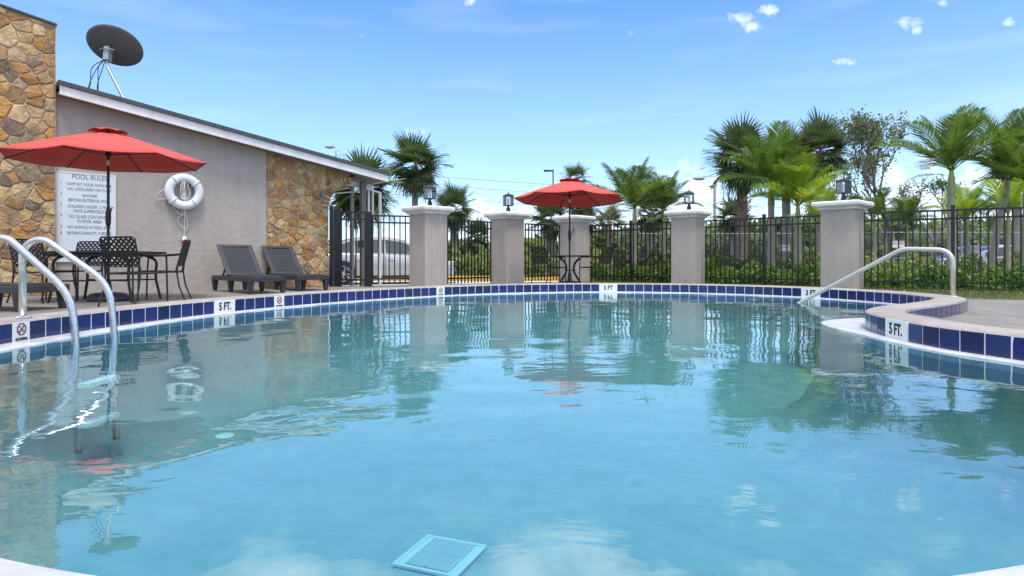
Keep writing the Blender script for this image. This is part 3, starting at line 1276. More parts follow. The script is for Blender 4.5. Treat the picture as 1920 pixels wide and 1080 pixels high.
def stone(poly, y0, parent, depth, rr):
    """one fieldstone: rough convex outline, rounded arris, uneven face"""
    if len(poly) < 3 or area(poly) < 0.0022:
        return
    # round the corners and roughen the outline
    q = []
    k = len(poly)
    for i in range(k):
        a, c = poly[i], poly[(i + 1) % k]
        L = math.hypot(c[0] - a[0], c[1] - a[1])
        f = 0.08 if L > 0.07 else 0.3
        q.append((a[0] + (c[0] - a[0]) * f, a[1] + (c[1] - a[1]) * f))
        if L > 0.14:
            q.append((a[0] + (c[0] - a[0]) * .5 + rr.uniform(-.012, .004), a[1] + (c[1] - a[1]) * .5 + rr.uniform(-.012, .004)))
        q.append((a[0] + (c[0] - a[0]) * (1 - f), a[1] + (c[1] - a[1]) * (1 - f)))
    cu = sum(p[0] for p in q) / len(q)
    cz = sum(p[1] for p in q) / len(q)
    n = len(q)
    vs = []
    for (sc, dy) in ((1.0, 0.0), (0.985, -depth * .55), (0.86, -depth)):
        for (a, c) in q:
            vs.append(((a - cu) * sc, dy + (rr.uniform(-.008, .008) if sc < .9 else 0), (c - cz) * sc))
    vs.append((rr.uniform(-.02, .02), -depth * rr.uniform(.95, 1.35), rr.uniform(-.02, .02)))
    fs = []
    for r_ in (0, 1):
        for i in range(n):
            j = (i + 1) % n
            fs.append((r_ * n + i, r_ * n + j, (r_ + 1) * n + j, (r_ + 1) * n + i))
    for i in range(n):
        fs.append((2 * n + i, 2 * n + (i + 1) % n, 3 * n))
    b = MB()
    b.add(vs, fs)
    me = b.mesh('stone', M['stone'])
    link_mesh('stone', me, parent, (cu, y0, cz))


def stone_field(u0, u1, z0, z1, size, y0, parent, top=None, arch=False, seed=1):
    rr = random.Random(seed)
    sd = []
    tries = 0
    while tries < 9000:
        tries += 1
        p = (rr.uniform(u0, u1), rr.uniform(z0, z1))
        r_ = size * rr.choice((0.38, 0.7, 0.95, 1.25))
        if all(math.hypot((p[0] - q[0]) * .92, p[1] - q[1]) > (r_ + q[2]) * .44 for q in sd):
            sd.append((p[0], p[1], r_))
    cl = cells(sd, u0, u1, z0, z1, 0.011)
    for s_, poly in zip(sd, cl):
        if len(poly) < 3:
            continue
        if top:
            uu = s_[0]
            sl = top(uu + .5) - top(uu - .5)
            L = math.hypot(1, sl)
            poly = clip(poly, (uu, top(uu)), (-sl / L, 1 / L))
        if arch and len(poly) >= 3:
            cu = sum(p[0] for p in poly) / len(poly)
            cz = sum(p[1] for p in poly) / len(poly)
            if cz > AC[1] - .03:
                dx, dz = AC[0] - cu, AC[1] - cz
                L = math.hypot(dx, dz)
                ro = AR + 0.19
                poly = clip(poly, (AC[0] - dx / L * ro, AC[1] - dz / L * ro), (dx / L, dz / L))
            else:
                poly = clip(poly, (-0.012, 0), (1, 0))
        if len(poly) >= 3:
            stone(poly, y0, parent, rr.uniform(.014, .036), rr)


stone_field(uS + .015, 0.62, 0.0, 3.0, 0.30, 0.035, sw, lambda u: roofline(u) + .02, True, 5)
# arch stones set on edge
rr = random.Random(9)
a0 = 2.0
while a0 < 80:
    a1 = a0 + rr.uniform(6, 9.5)
    g_ = 0.9
    ri, ro = AR + 0.002, AR + 0.175
    pol = [(AC[0] - r_ * math.cos(R(a)), AC[1] + r_ * math.sin(R(a))) for r_, a in ((ri, a0 + g_), (ro, a0 + g_ * .6), (ro, a1 - g_ * .6), (ri, a1 - g_))]
    stone(pol[::-1], 0.035, sw, rr.uniform(.03, .05), rr)
    a0 = a1
stone_field(TL + .02, uL - .012, 0.0, 5.2, 0.34, -0.095, tw_, lambda u: pz(u) - .01, False, 23)

# roof slab, fascia, soffit
u0, u1 = uL + 0.02, 1.32
ov = -0.36


def rprism(bb, ua, ub, dz0, dz1, y0, y1):
    bb.prism([(ua, roofline(ua) + dz0), (ub, roofline(ub) + dz0), (ub, roofline(ub) + dz1), (ua, roofline(ua) + dz1)], y0, y1, lambda a, c, y: (a, y, c))


b = MB()
rprism(b, u0, u1, 0.0, 0.155, ov, ov + .035)
b.build('fascia', M['trim'], bld, bevel=0.004)
b = MB()
rprism(b, u1 - .035, u1 - .002, 0.0, 0.153, ov + .037, 5.0)
b.build('end_fascia', M['trim'], bld)
b = MB()
rprism(b, u0 - .02, u1 + .02, 0.157, 0.178, ov - .035, 5.05)
rprism(b, u0 - .02, u1 + .02, 0.18, 0.235, ov - .012, 5.05)
b.build('roof', M['roof'], bld)
b = MB()
rprism(b, u0, u1 - .04, 0.03, 0.055, ov + .037, -0.002)
rprism(b, 0.72, u1 - .04, 0.03, 0.055, 0.0, 5.0)
b.build('soffit', M['soffit'], bld)
# carport posts and beams seen under the arch
b = MB()
for px, v, w_ in ((673, .75, .075),):
    u = 0.98
    b.box((u, v, 1.15), (w_, w_, 2.6))
b.build('post', M['postgrey'], bld)
b = MB()
b.box((0.92, .12, 1.16), (0.115, 0.10, 2.58))
b.build('post', M['postbrown'], bld)
b = MB()
b.box((0.075, .33, 0.86), (0.085, .06, 2.1))
b.build('post', M['trim'], bld, bevel=.004)
b = MB()
b.tube([(1.40, .15, -.1), (1.40, .15, 2.22)], 0.038, 8)
b.bar((1.40, .15, 2.22), (1.16, .15, 2.26), .04, .04)
b.box((1.09, .15, 1.72), (0.045, .04, 1.02))
b.box((1.20, .15, 1.72), (0.035, .04, 1.02))
b.build('downpipe', M['trim'], bld)
b = MB()
b.bar((0.30, .5, 2.14), (1.22, .5, 2.28), .05, .03)
b.bar((0.30, .30, 2.44), (1.3, .30, 2.33), .07, .11)
b.build('carport_beam', M['trim'], bld)
# weatherproof outlet on the wall
ob = MB()
uo = wu(474)
ob.box((0, -0.03, 0), (0.10, 0.06, 0.15))
ob.box((0, -0.066, -0.012), (0.085, 0.012, 0.11))
ol = ob.build('outlet_box', M['stucco'], bld, (uo, 0, wz(474, 500)), bevel=.006)

# POOL RULES sign
sg = empty('pool_rules_sign', (*wall_pt((wu(103) + wu(218)) / 2, -0.012), 0), BR, 'white pool rules board with teal lettering fixed to the stucco wall', 'sign')
sw2 = wu(218) - wu(103) - .02
st, sbm = 2.115, 0.56
b = MB()
b.box((0, 0, (st + sbm) / 2), (sw2, 0.014, st - sbm))
b.build('board', M['sign'], sg, bevel=.003)
b = MB()
for zz in (st - .012, sbm + .012):
    b.box((0, -.009, zz), (sw2, .006, .02))
for xx in (-sw2 / 2 + .01, sw2 / 2 - .01):
    b.box((xx, -.009, (st + sbm) / 2), (.018, .006, st - sbm - .05))
b.build('frame', M['white'], sg)


def sl(body, x, py, size, xs, align='CENTER', bold=0.0):
    # py is read on the board at its mid line
    z = wz(160, py)
    me = text_mesh(body, size, M['greenpaint'], 0.001, xs, align, bold)
    link_mesh('lettering', me, sg, (x, -0.0085, z), (R(90), 0, 0))


LN = [('POOL RULES', 333, .118, .78, 0.0), ('SWIM AT YOUR OWN RISK', 347, .078, .70, .0), ('NO LIFEGUARD ON DUTY', 356, .078, .70, 0), ('SHOWER', 367.5, .078, .70, 0),
      ('BEFORE ENTERING POOL', 376.5, .078, .70, 0), ('CHILDREN UNDER 12 MUST', 388, .078, .66, 0), ('HAVE SUPERVISION', 396.5, .078, .70, 0),
      ('NO GLASS CONTAINERS', 407, .078, .70, 0), ('IN POOL AREA', 415.5, .078, .70, 0), ('NO ANIMALS IN POOL AREA', 426.5, .074, .68, 0), ('BATHING CAPACITY 14 PEOPLE', 437.5, .074, .62, 0)]
for body, py, size, xs, dx in LN:
    sl(body, 0.045, py, size, xs)
for n_, py in (('1', 345), ('2', 365.5), ('3', 386.5), ('4', 405.5), ('5', 426), ('6', 437.5)):
    sl(n_, -sw2 / 2 + .075, py, .074, .7)

# ------------------------------------------------------------------ gate pillars with lanterns
CAPZ = 1.78


def make_column():
    root = empty('fence_pillar')
    b = MB()
    b.box((0, 0, 0.76), (0.60, 0.60, 1.74))
    b.build('shaft', M['column'], root, bevel=.008)
    c = MB()
    prof = [(0.305, 1.60), (0.335, 1.605), (0.35, 1.64), (0.40, 1.665), (0.425, 1.69), (0.428, 1.74), (0.415, 1.765), (0.36, 1.775), (0.0, 1.80)]
    vs = []
    for h, z in prof[:-1]:
        vs += [(-h, -h, z), (h, -h, z), (h, h, z), (-h, h, z)]
    vs.append((0, 0, prof[-1][1]))
    fs = [(3, 2, 1, 0)]
    for k in range(len(prof) - 2):
        fs += [(k * 4 + i, k * 4 + (i + 1) % 4, k * 4 + 4 + (i + 1) % 4, k * 4 + 4 + i) for i in range(4)]
    t = (len(prof) - 2) * 4
    fs += [(t + i, t + (i + 1) % 4, len(vs) - 1) for i in range(4)]
    c.add(vs, fs)
    c.build('cap', M['cap'], root, bevel=.006)
    return root


cols = [(803, 14.0, 46, 'leftmost taupe stucco pillar with white cap, beside the metal gate'),
        (951, 15.75, 47, 'taupe stucco pillar second from the left with white cap, left of the far red umbrella'),
        (1076, 17.0, 43, 'taupe stucco pillar directly behind the far red umbrella pole'),
        (1290, 15.2, 39, 'taupe stucco pillar in the middle of the right fence, between far umbrella and widest pillar'),
        (1580, 12.8, 46, 'rightmost and largest taupe stucco pillar with white cap near the pool handrail')]


def make_lantern():
    root = empty('post_lantern')
    b = MB()
    b.lathe([(0.075, 0), (0.075, .012), (.05, .02), (.05, .09), (.028, .105), (.028, .135), (.06, .15)], (0, 0, 0), 16)
    b.build('base', M['lampblack'], root, smooth=True)
    b = MB()
    R_ = 0.095
    b.box((0, 0, .157), (R_ * 2 + .02, R_ * 2 + .02, .014))
    b.box((0, 0, .395), (R_ * 2 + .02, R_ * 2 + .02, .012))
    for sx in (-1, 1):
        for sy in (-1, 1):
            b.box((sx * R_, sy * R_, .276), (.010, .010, .232))
    b.build('cage', M['lampblack'], root)
    b = MB()
    for s_ in (-1, 1):
        b.box((0, s_ * (R_ - .004), .276), (R_ * 2 - .012, .002, .226))
        b.box((s_ * (R_ - .004), 0, .276), (.002, R_ * 2 - .02, .226))
    b.build('glass', M['lampglass'], root)
    b = MB()
    b.lathe([(.022, .165), (.022, .33), (.012, .345)], (0, 0, 0), 12)
    b.build('bulb_tube', M['candle'], root, smooth=True)
    b = MB()
    b.lathe([(.155, .402), (.15, .41), (.06, .45), (.02, .458)], (0, 0, 0), 4, sq=True)
    b.lathe([(.018, .455), (.018, .47), (.008, .48), (.012, .495), (.002, .51)], (0, 0, 0), 10)
    b.build('roof', M['lampblack'], root)
    return root


col0, lan0 = make_column(), make_lantern()
lanlab = ['black glass lantern on the leftmost pillar, in front of the tall palm trunk', 'black glass lantern on the pillar left of the far red umbrella',
          'black glass lantern on the pillar behind the far red umbrella, mostly hidden by its canopy', 'black glass lantern on the pillar in the middle of the right fence', 'black glass lantern on the rightmost pillar beside the lime green palm']
for i, (px, d, phi, lab) in enumerate(cols):
    c = col0 if i == 0 else copy_tree(col0)
    sc = 1.03 if i in (3, 4) else 1.0
    c.location = (W(px, d), d, 0)
    c.rotation_euler = (0, 0, R(90 - phi))
    tag(c, lab, 'pillar', 'stucco pillars along the pool fence')
    if i == 4:
        c.scale = (1.06, 1.06, 1.0)
    l = lan0 if i == 0 else copy_tree(lan0)
    l.location = (W(px + (2 if i else 3), d), d, 1.797)
    l.rotation_euler = (0, 0, R(90 - phi + (30, -20, 5, 12, -15)[i]))
    l.scale = (1.02, 1.02, 1.0)
    tag(l, lanlab[i], 'lantern', 'lanterns on the fence pillars')

# ------------------------------------------------------------------ iron fences


def picket_mesh(h):
    b = MB()
    b.box((0, 0, h / 2), (0.025, 0.025, h))
    return b.mesh('picket', M['iron'])


def fence(p0, p1, top, label, posts=(), gap=0.115, name='iron_fence', cat='fence', z0=0.05, postw=.06, group='black iron fence sections round the pool'):
    p0, p1 = Vector(p0), Vector(p1)
    L = (p1 - p0).length
    a = math.atan2(p1.y - p0.y, p1.x - p0.x)
    root = empty(name, (p0.x, p0.y, 0), a, label, cat, group)
    me = picket_mesh(top - z0)
    n = int(round(L / gap))
    for i in range(n + 1):
        x = L * i / n
        if any(abs(x - q) < .05 for q in posts):
            continue
        link_mesh('picket', me, root, (x, 0, z0))
    for z in (top - .012, top - .165, z0 + .12):
        b = MB()
        b.box((L / 2, 0, z), (L + .03, .036, .034))
        b.build('rail', M['iron'], root)
    for q in posts:
        b = MB()
        b.box((q, 0, (top + .06) / 2), (postw, postw, top + .06))
        b.box((q, 0, top + .07), (postw + .012, postw + .012, .02))
        b.build('post', M['iron'], root, bevel=.003)
    return root


def at(px, d):
    return (W(px, d), d)


gate = fence(at(640, 14.05), at(686, 14.05), 1.67, 'black iron gate leaf between two thick square posts by the stone arch', (), name='metal_gate', cat='gate', z0=.03, group=None)
for px, h, w_ in ((622, 1.80, .075), (634, 1.74, .15), (691, 1.67, .15)):
    b = MB()
    d = 14.05
    b.box((W(px, d) - W(640, d), 0, h / 2), (w_, .12, h))
    b.build('gate_post', M['iron'], gate, bevel=.004)
b = MB()
b.box((W(686, 14.05) - W(640, 14.05) - .1, -.03, .95), (.12, .05, .16))
b.build('latch', M['iron'], gate)
fence(at(699, 14.1), at(770, 14.35), 1.60, 'black iron fence panel between the gate post and the leftmost pillar')
fence(at(839, 14.35), at(920, 15.45), 1.53, 'black iron fence panel between the leftmost pillar and the second pillar')
fence(at(985, 16.1), at(1049, 16.95), 1.53, 'narrow black iron fence panel between second pillar and the far umbrella pillar')
def between(px0, d0, px1, d1, pxm):
    a, b_ = Vector(at(px0, d0)), Vector(at(px1, d1))
    best = min(range(200), key=lambda k: abs(960 + F * (a.x + (b_.x - a.x) * k / 200) / (a.y + (b_.y - a.y) * k / 200) - pxm))
    return (b_ - a).length * best / 200
fence(at(1103, 17.1), at(1258, 15.45), 1.53, 'black iron fence with one mid post right of the far umbrella', (between(1103, 17.1, 1258, 15.45, 1183),))
fence(at(1324, 14.9), at(1540, 13.15), 1.53, 'black iron fence with one mid post in front of the big palm cluster', (between(1324, 14.9, 1540, 13.15, 1433),))
e0, e1 = Vector(at(1621, 12.45)), Vector(at(1921, 11.1))
e2 = e0 + (e1 - e0) * 2.1
fence(e0, e2, 1.53, 'longest black iron fence section right of the largest pillar, behind the handrail', (between(1621, 12.45, 1921, 11.1, 1787), (e2 - e0).length * .72, (e2 - e0).length - .03))

# ------------------------------------------------------------------ umbrellas


def make_umbrella(rad, ztop, zrim, tilt, tiltdir, loc, label, spin, crank_z, base=True):
    root = empty('patio_umbrella', loc, 0, label, 'umbrella', 'red patio umbrellas')
    T = Matrix.Rotation(R(tilt), 3, Vector((math.cos(R(tiltdir)), math.sin(R(tiltdir)), 0)))
    hub = Vector((0, 0, zrim + .05))

    def tp(p):
        return hub + T @ (Vector(p) - hub)
    # canopy: eight panels that sag between the ribs
    vs, fs = [], []
    NR, NA = 7, 6
    H = ztop - zrim
    for i in range(8 * NA):
        ph = i % NA / NA
        sag = math.sin(math.pi * ph)
        a0_ = 2 * math.pi * (i // NA) / 8 + R(spin)
        a1_ = a0_ + 2 * math.pi / 8
        for k in range(NR + 1):
            t = 0.09 + 0.91 * k / NR
            pr = Vector((math.cos(a0_), math.sin(a0_))) * (1 - ph) + Vector((math.cos(a1_), math.sin(a1_))) * ph
            pr = pr * rad * t * (1 - 0.025 * sag * t)
            z = ztop - .02 - H * (t ** 1.12) - 0.028 * sag * t
            vs.append(tp((pr.x, pr.y, z)))
    n = 8 * NA
    for i in range(n):
        j = (i + 1) % n
        for k in range(NR):
            fs.append((i * (NR + 1) + k, i * (NR + 1) + k + 1, j * (NR + 1) + k + 1, j * (NR + 1) + k))
    b = MB()
    b.add(vs, fs)
    o = b.build('canopy', M['redcloth'], root, smooth=True)
    sm = o.modifiers.new('cloth', 'SOLIDIFY')
    sm.thickness = 0.004
    # hem
    b = MB()
    hem = [tp(Vector(p)) for p in []]
    rim = [vs[i * (NR + 1) + NR] for i in range(n)]
    b.tube([Vector(p) + Vector((0, 0, -.002)) for p in rim], .007, 4, closed=True)
    b.build('hem', M['redcloth'], root)
    # vent cap
    vs, fs = [], []
    for i in range(8 * 4):
        ph = i % 4 / 4
        sag = math.sin(math.pi * ph)
        a0_ = 2 * math.pi * (i // 4) / 8 + R(spin)
        a1_ = a0_ + 2 * math.pi / 8
        for k in range(4):
            t = k / 3
            pr = (Vector((math.cos(a0_), math.sin(a0_))) * (1 - ph) + Vector((math.cos(a1_), math.sin(a1_))) * ph) * rad * (.01 + .19 * t)
            vs.append(tp((pr.x, pr.y, ztop + .03 - H * .16 * t + .022 * sag * t)))
    for i in range(32):
        j = (i + 1) % 32
        for k in range(3):
            fs.append((i * 4 + k, i * 4 + k + 1, j * 4 + k + 1, j * 4 + k))
    b = MB()
    b.add(vs, fs)
    o = b.build('vent', M['redcloth'], root, smooth=True)
    o.modifiers.new('cloth', 'SOLIDIFY').thickness = 0.004
    b = MB()
    b.lathe([(.022, 0), (.03, .015), (.02, .035), (.004, .045)], tp((0, 0, ztop + .01)), 10)
    b.build('finial', M['bronze'], root, smooth=True)
    # pole
    b = MB()
    b.tube([(0, 0, 0.0), (0, 0, zrim - .02)], .019, 12)
    b.tube([(0, 0, zrim - .02), tp((0, 0, zrim + .1)), tp((0, 0, ztop))], .017, 12)
    b.build('pole', M['bronze'], root, smooth=True)
    b = MB()
    b.tube([(0, 0, zrim - .10), (0, 0, zrim - .02)], .023, 12)
    b.build('tilt_collar', M['dullsteel'], root, smooth=True)
    b = MB()
    b.lathe([(.02, -.14), (.034, -.10), (.038, 0), (.03, .10), (.02, .14)], (0, 0, crank_z), 12)
    b.tube([(0.02, -.02, crank_z), (.06, -.05, crank_z + .03), (.085, -.06, crank_z + .13), (.115, -.06, crank_z + .135)], .009, 6)
    b.build('crank', M['bronze'], root, smooth=True)
    # ribs and struts
    hubz = zrim - .0
    b = MB()
    b.lathe([(.02, -.03), (.045, -.02), (.045, .025), (.02, .04)], tp((0, 0, zrim + .06)), 12)
    b.build('runner_hub', M['bronze'], root)
    for k in range(8):
        a = R(spin) + 2 * math.pi * k / 8
        c_, s_ = math.cos(a), math.sin(a)
        pr = [tp((c_ * rad * t, s_ * rad * t, ztop - .035 - H * (t ** 1.12))) for t in (.02, .3, .6, .85, 1.0)]
        b = MB()
        b.tube(pr, .008, 5)
        rb = b.build('rib', M['bronze'], root)
        b = MB()
        b.tube([tp((c_ * .04, s_ * .04, zrim + .06)), tp((c_ * rad * .52, s_ * rad * .52, ztop - .045 - H * (.52 ** 1.12)))], .006, 5)
        b.build('strut', M['bronze'], rb)
    if base:
        b = MB()
        b.lathe([(.26, 0), (.275, .02), (.27, .07), (.22, .11), (.05, .13), (.035, .30), (.022, .31)], (0, 0, 0), 24)
        b.build('base', M['resin'], root, smooth=True)
    return root


make_umbrella(1.33, 2.50, 2.075, 0.6, 8, (W(203, 9.2), 9.2, 0), 'big red octagonal umbrella over the metal table in front of the pool rules board', 12, 1.22)
make_umbrella(1.27, 2.42, 1.985, -3.4, -12, (W(1068, 14.2), 14.2, 0), 'red umbrella over the small round table in front of the far pillars', 5, 1.16, True)

# ------------------------------------------------------------------ lattice-back chairs and tables


def clipseg(p, q, x0, x1, z0, z1):
    t0, t1 = 0.0, 1.0
    dx, dz = q[0] - p[0], q[1] - p[1]
    for pp, qq in ((-dx, p[0] - x0), (dx, x1 - p[0]), (-dz, p[1] - z0), (dz, z1 - p[1])):
        if abs(pp) < 1e-9:
            if qq < 0:
                return None
            continue
        t = qq / pp
        if pp < 0:
            t0 = max(t0, t)
        else:
            t1 = min(t1, t)
    if t0 >= t1:
        return None
    return (p[0] + dx * t0, p[1] + dz * t0), (p[0] + dx * t1, p[1] + dz * t1)


def lattice(w_, h_, step, bw, fn, nrm):
    """diagonal lattice of flat bars with ring bosses, mapped by fn(x,z)->xyz"""
    b = MB()
    k = -h_ - w_
    while k < w_ + h_:
        for s_ in (1, -1):
            p, q = (k, 0), (k + h_, h_)
            if s_ < 0:
                p, q = (k + h_, 0), (k, h_)
            c = clipseg((p[0], p[1]), (q[0], q[1]), -w_ / 2, w_ / 2, 0, h_)
            if c and math.hypot(c[1][0] - c[0][0], c[1][1] - c[0][1]) > .01:
                b.bar(fn(*c[0]), fn(*c[1]), bw, .004, up=nrm)
        k += step
    return b


def make_chair():
    root = empty('lattice_chair')
    SW, SD, SH, BH = .50, .48, .43, .90
    tiltb = R(14)
    bt = lambda x, z: (x, SD / 2 + (z) * math.sin(tiltb) - .0 * x, SH + .06 + z * math.cos(tiltb))
    # back
    bh = BH - SH - .06
    b = MB()
    b.tube([bt(-.245, -.06), bt(-.245, bh - .02), bt(-.22, bh), bt(.22, bh), bt(.245, bh - .02), bt(.245, -.06)], .012, 6)
    b.bar(bt(-.24, 0.02), bt(.24, 0.02), .02, .012)
    fr = b.build('back_frame', M['bronze'], root)
    lt = lattice(.47, bh - .03, .072, .027, lambda x, z: bt(x, z + .02), (0, -1, .25))
    lt.build('back_lattice', M['bronze'], root)
    b = MB()
    sp = [(-SW / 2, -SD / 2, SH), (SW / 2, -SD / 2, SH), (SW / 2, SD / 2, SH - .01), (-SW / 2, SD / 2, SH - .01)]
    b.tube(sp, .012, 6, closed=True)
    b.build('seat_frame', M['bronze'], root)
    st_ = lattice(SW - .03, SD - .02, .06, .014, lambda x, z: (x, z - SD / 2 + .01, SH), (0, 0, 1))
    st_.build('seat', M['bronze'], root)
    for sx in (-1, 1):
        b = MB()
        b.tube([(sx * .265, -.20, SH + .225), (sx * .262, -.235, SH + .20), (sx * .255, -.25, SH), (sx * .26, -.26, 0)], .012, 6)
        b.build('leg', M['bronze'], root)
        b = MB()
        b.tube([bt(sx * .247, .06), (sx * .25, SD / 2, SH - .02), (sx * .25, SD / 2 + .03, SH * .5), (sx * .255, SD / 2 + .11, 0)], .012, 6)
        b.build('leg', M['bronze'], root)
        b = MB()
        b.tube([bt(sx * .25, .20), (sx * .262, .05, SH + .235), (sx * .265, -.20, SH + .225)], [.011, .014, .012], 6)
        b.build('armrest', M['bronze'], root)
    return root


ch0 = make_chair()
first = [True]


def chair(x, y, face, label, sc=1.0):
    """face: direction (deg, 0=+Y is the way the back stands) the sitter looks, clockwise from the camera side"""
    c = ch0 if first[0] else copy_tree(ch0)
    first[0] = False
    c.location = (x, y, 0.0)
    c.rotation_euler = (0, 0, R(face))
    c.scale = (sc, sc, sc)
    tag(c, label, 'chair', 'dark metal lattice chairs at the umbrella tables')
    return c


# unrotated the chair looks towards the camera (-Y), back at +Y
chair(W(240, 8.07) - .06, 8.35, 172, 'dark lattice chair with its back to the pool, nearest chair at left table')
chair(W(166, 10.05), 9.75, -6, 'dark lattice chair behind the left table, in front of the pool rules board')
chair(W(304, 9.35), 9.35, -72, 'dark lattice chair on the right of the left table, below the life ring')
chair(W(84, 8.9), 8.9, 78, 'dark lattice chair on the left of the left table, in front of the stone pylon')
chair(W(1030, 14.0), 14.0, 128, 'dark lattice chair left of the small round table under the far umbrella')
chair(W(1116, 14.2), 14.2, -128, 'dark lattice chair right of the small round table under the far umbrella')


def make_table(kind, loc, rz, label, sx, sy, h):
    root = empty('patio_table', loc, rz, label, 'table')
    b = MB()
    if kind == 'square':
        b.box((0, 0, h - .015), (sx, sy, .03))
        b.box((0, 0, h - .05), (sx - .08, sy - .08, .035))
        b.build('tabletop', M['bronze'], root, bevel=.006)
        for ax in (-1, 1):
            for ay in (-1, 1):
                b = MB()
                b.tube(round_path([(ax * (sx / 2 - .30), ay * (sy / 2 - .08), h - .05), (ax * (sx / 2 - .10), ay * (sy / 2 - .08), h - .12), (ax * (sx / 2 - .13), ay * (sy / 2 - .09), .35), (ax * (sx / 2 - .06), ay * (sy / 2 - .06), .0)], .12), .02, 8)
                b.build('leg', M['bronze'], root, smooth=True)
        b = MB()
        b.bar((-sx / 2 + .12, -sy / 2 + .1, .3), (sx / 2 - .12, sy / 2 - .1, .3), .022, .022)
        b.bar((-sx / 2 + .12, sy / 2 - .1, .302), (sx / 2 - .12, -sy / 2 + .1, .302), .022, .022)
        b.build('stretcher', M['bronze'], root)
    else:
        b = MB()
        b.lathe([(sx / 2 - .02, h - .035), (sx / 2, h - .03), (sx / 2, h - .005), (sx / 2 - .02, h)], (0, 0, 0), 32)
        b.build('tabletop', M['bronze'], root)
        for k in range(4):
            a = R(45 + 90 * k)
            b = MB()
            c_, s_ = math.cos(a), math.sin(a)
            b.tube(round_path([(c_ * .34, s_ * .34, h - .04), (c_ * .14, s_ * .14, h - .18), (c_ * .10, s_ * .10, .35), (c_ * .38, s_ * .38, .01)], .14), .015, 6)
            b.build('leg', M['bronze'], root, smooth=True)
        b = MB()
        b.tube([(0.12 * math.cos(R(t * 15)), .12 * math.sin(R(t * 15)), .36) for t in range(24)], .009, 5, closed=True)
        b.build('ring_brace', M['bronze'], root)
    return root


make_table('square', (W(201, 9.2), 9.2, 0), R(4), 'dark metal table under the large left umbrella', 1.24, .95, .72)
make_table('round', (W(1069, 14.2), 14.2, 0), 0, 'small round dark table under the far red umbrella', 0.90, .9, .70)

# ------------------------------------------------------------------ sun loungers


def make_lounger():
    root = empty('sun_lounger')
    Ln, Wd, H, hinge, ba, bl = 1.95, .66, .30, 1.10, 46, .80
    b = MB()
    for s_ in (-1, 1):
        b.box((s_ * (Wd / 2 - .03), Ln / 2, H - .045), (.06, Ln, .085))
    b.box((0, .035, H - .045), (Wd - .125, .07, .085))
    b.box((0, Ln - .035, H - .045), (Wd - .125, .07, .085))
    b.build('frame', M['resin'], root, bevel=.008)
    b = MB()
    y = .08
    while y < hinge - .03:
        b.box((0, y + .03, H + .004), (Wd - .10, .058, .022))
        y += .066
    b.build('seat', M['resin'], root, bevel=.003)
    for (x, y) in ((-1, .06), (1, .06), (-1, 1.02), (1, 1.02), (-1, Ln - .07), (1, Ln - .07)):
        b = MB()
        xx = x * (Wd / 2 - .045)
        vs = []
        for z, hw in ((0, .03), (H - .088, .05)):
            vs += [(xx - hw, y - hw, z), (xx + hw, y - hw, z), (xx + hw, y + hw, z), (xx - hw, y + hw, z)]
        b.add(vs, [(3, 2, 1, 0), (4, 5, 6, 7), (0, 1, 5, 4), (1, 2, 6, 5), (2, 3, 7, 6), (3, 0, 4, 7)])
        b.build('leg', M['resin'], root, bevel=.004)
    ca, sa = math.cos(R(ba)), math.sin(R(ba))
    mp = lambda x, s_, n_: (x, hinge + s_ * ca - n_ * sa, H + .01 + s_ * sa + n_ * ca)
    rot = Matrix.Rotation(R(ba), 3, 'X')
    b = MB()
    for s_ in (-1, 1):
        b.box(mp(s_ * (Wd / 2 - .045), bl / 2, 0), (.09, bl, .03), rot)
    b.box(mp(0, bl - .03, 0), (Wd - .182, .06, .03), rot)
    b.box(mp(0, .02, 0), (Wd - .182, .04, .03), rot)
    bk = b.build('backrest', M['resin'], root, bevel=.006)
    s_ = .05
    sme = MB()
    sme.box((0, 0, 0), (Wd - .184, .045, .018), None)
    sm_ = sme.mesh('slat', M['resin'])
    while s_ < bl - .08:
        link_mesh('slat', sm_, bk, mp(0, s_ + .024, -.003), (R(ba + 24), 0, 0))
        s_ += .062
    b = MB()
    b.bar(mp(-.2, .45, -.02), (-.2, Ln - .25, H - .03), .03, .02)
    b.bar(mp(.2, .45, -.02), (.2, Ln - .25, H - .03), .03, .02)
    b.build('prop', M['resin'], root)
    return root


lo0 = make_lounger()
# local +y runs from the foot end to the head end; heads stand at the wall
LA = math.atan2(.731, -.683) - math.pi / 2


def lounger(i, x, y, rz, label):
    o = lo0 if i == 0 else copy_tree(lo0)
    o.location = (x, y, 0)
    o.rotation_euler = (0, 0, rz)
    tag(o, label, 'sun lounger', 'charcoal resin sun loungers')


lounger(0, W(503, 11.05), 11.05, LA + R(0), 'charcoal slatted sun lounger with raised back against the plain stucco wall')
lounger(1, W(588, 12.1), 12.1, LA + R(1), 'charcoal slatted sun lounger with raised back in front of the far stone panel')
lounger(2, W(92, 7.55), 7.5, R(80), 'charcoal sun lounger foot end at the left edge beside the pool ladder')

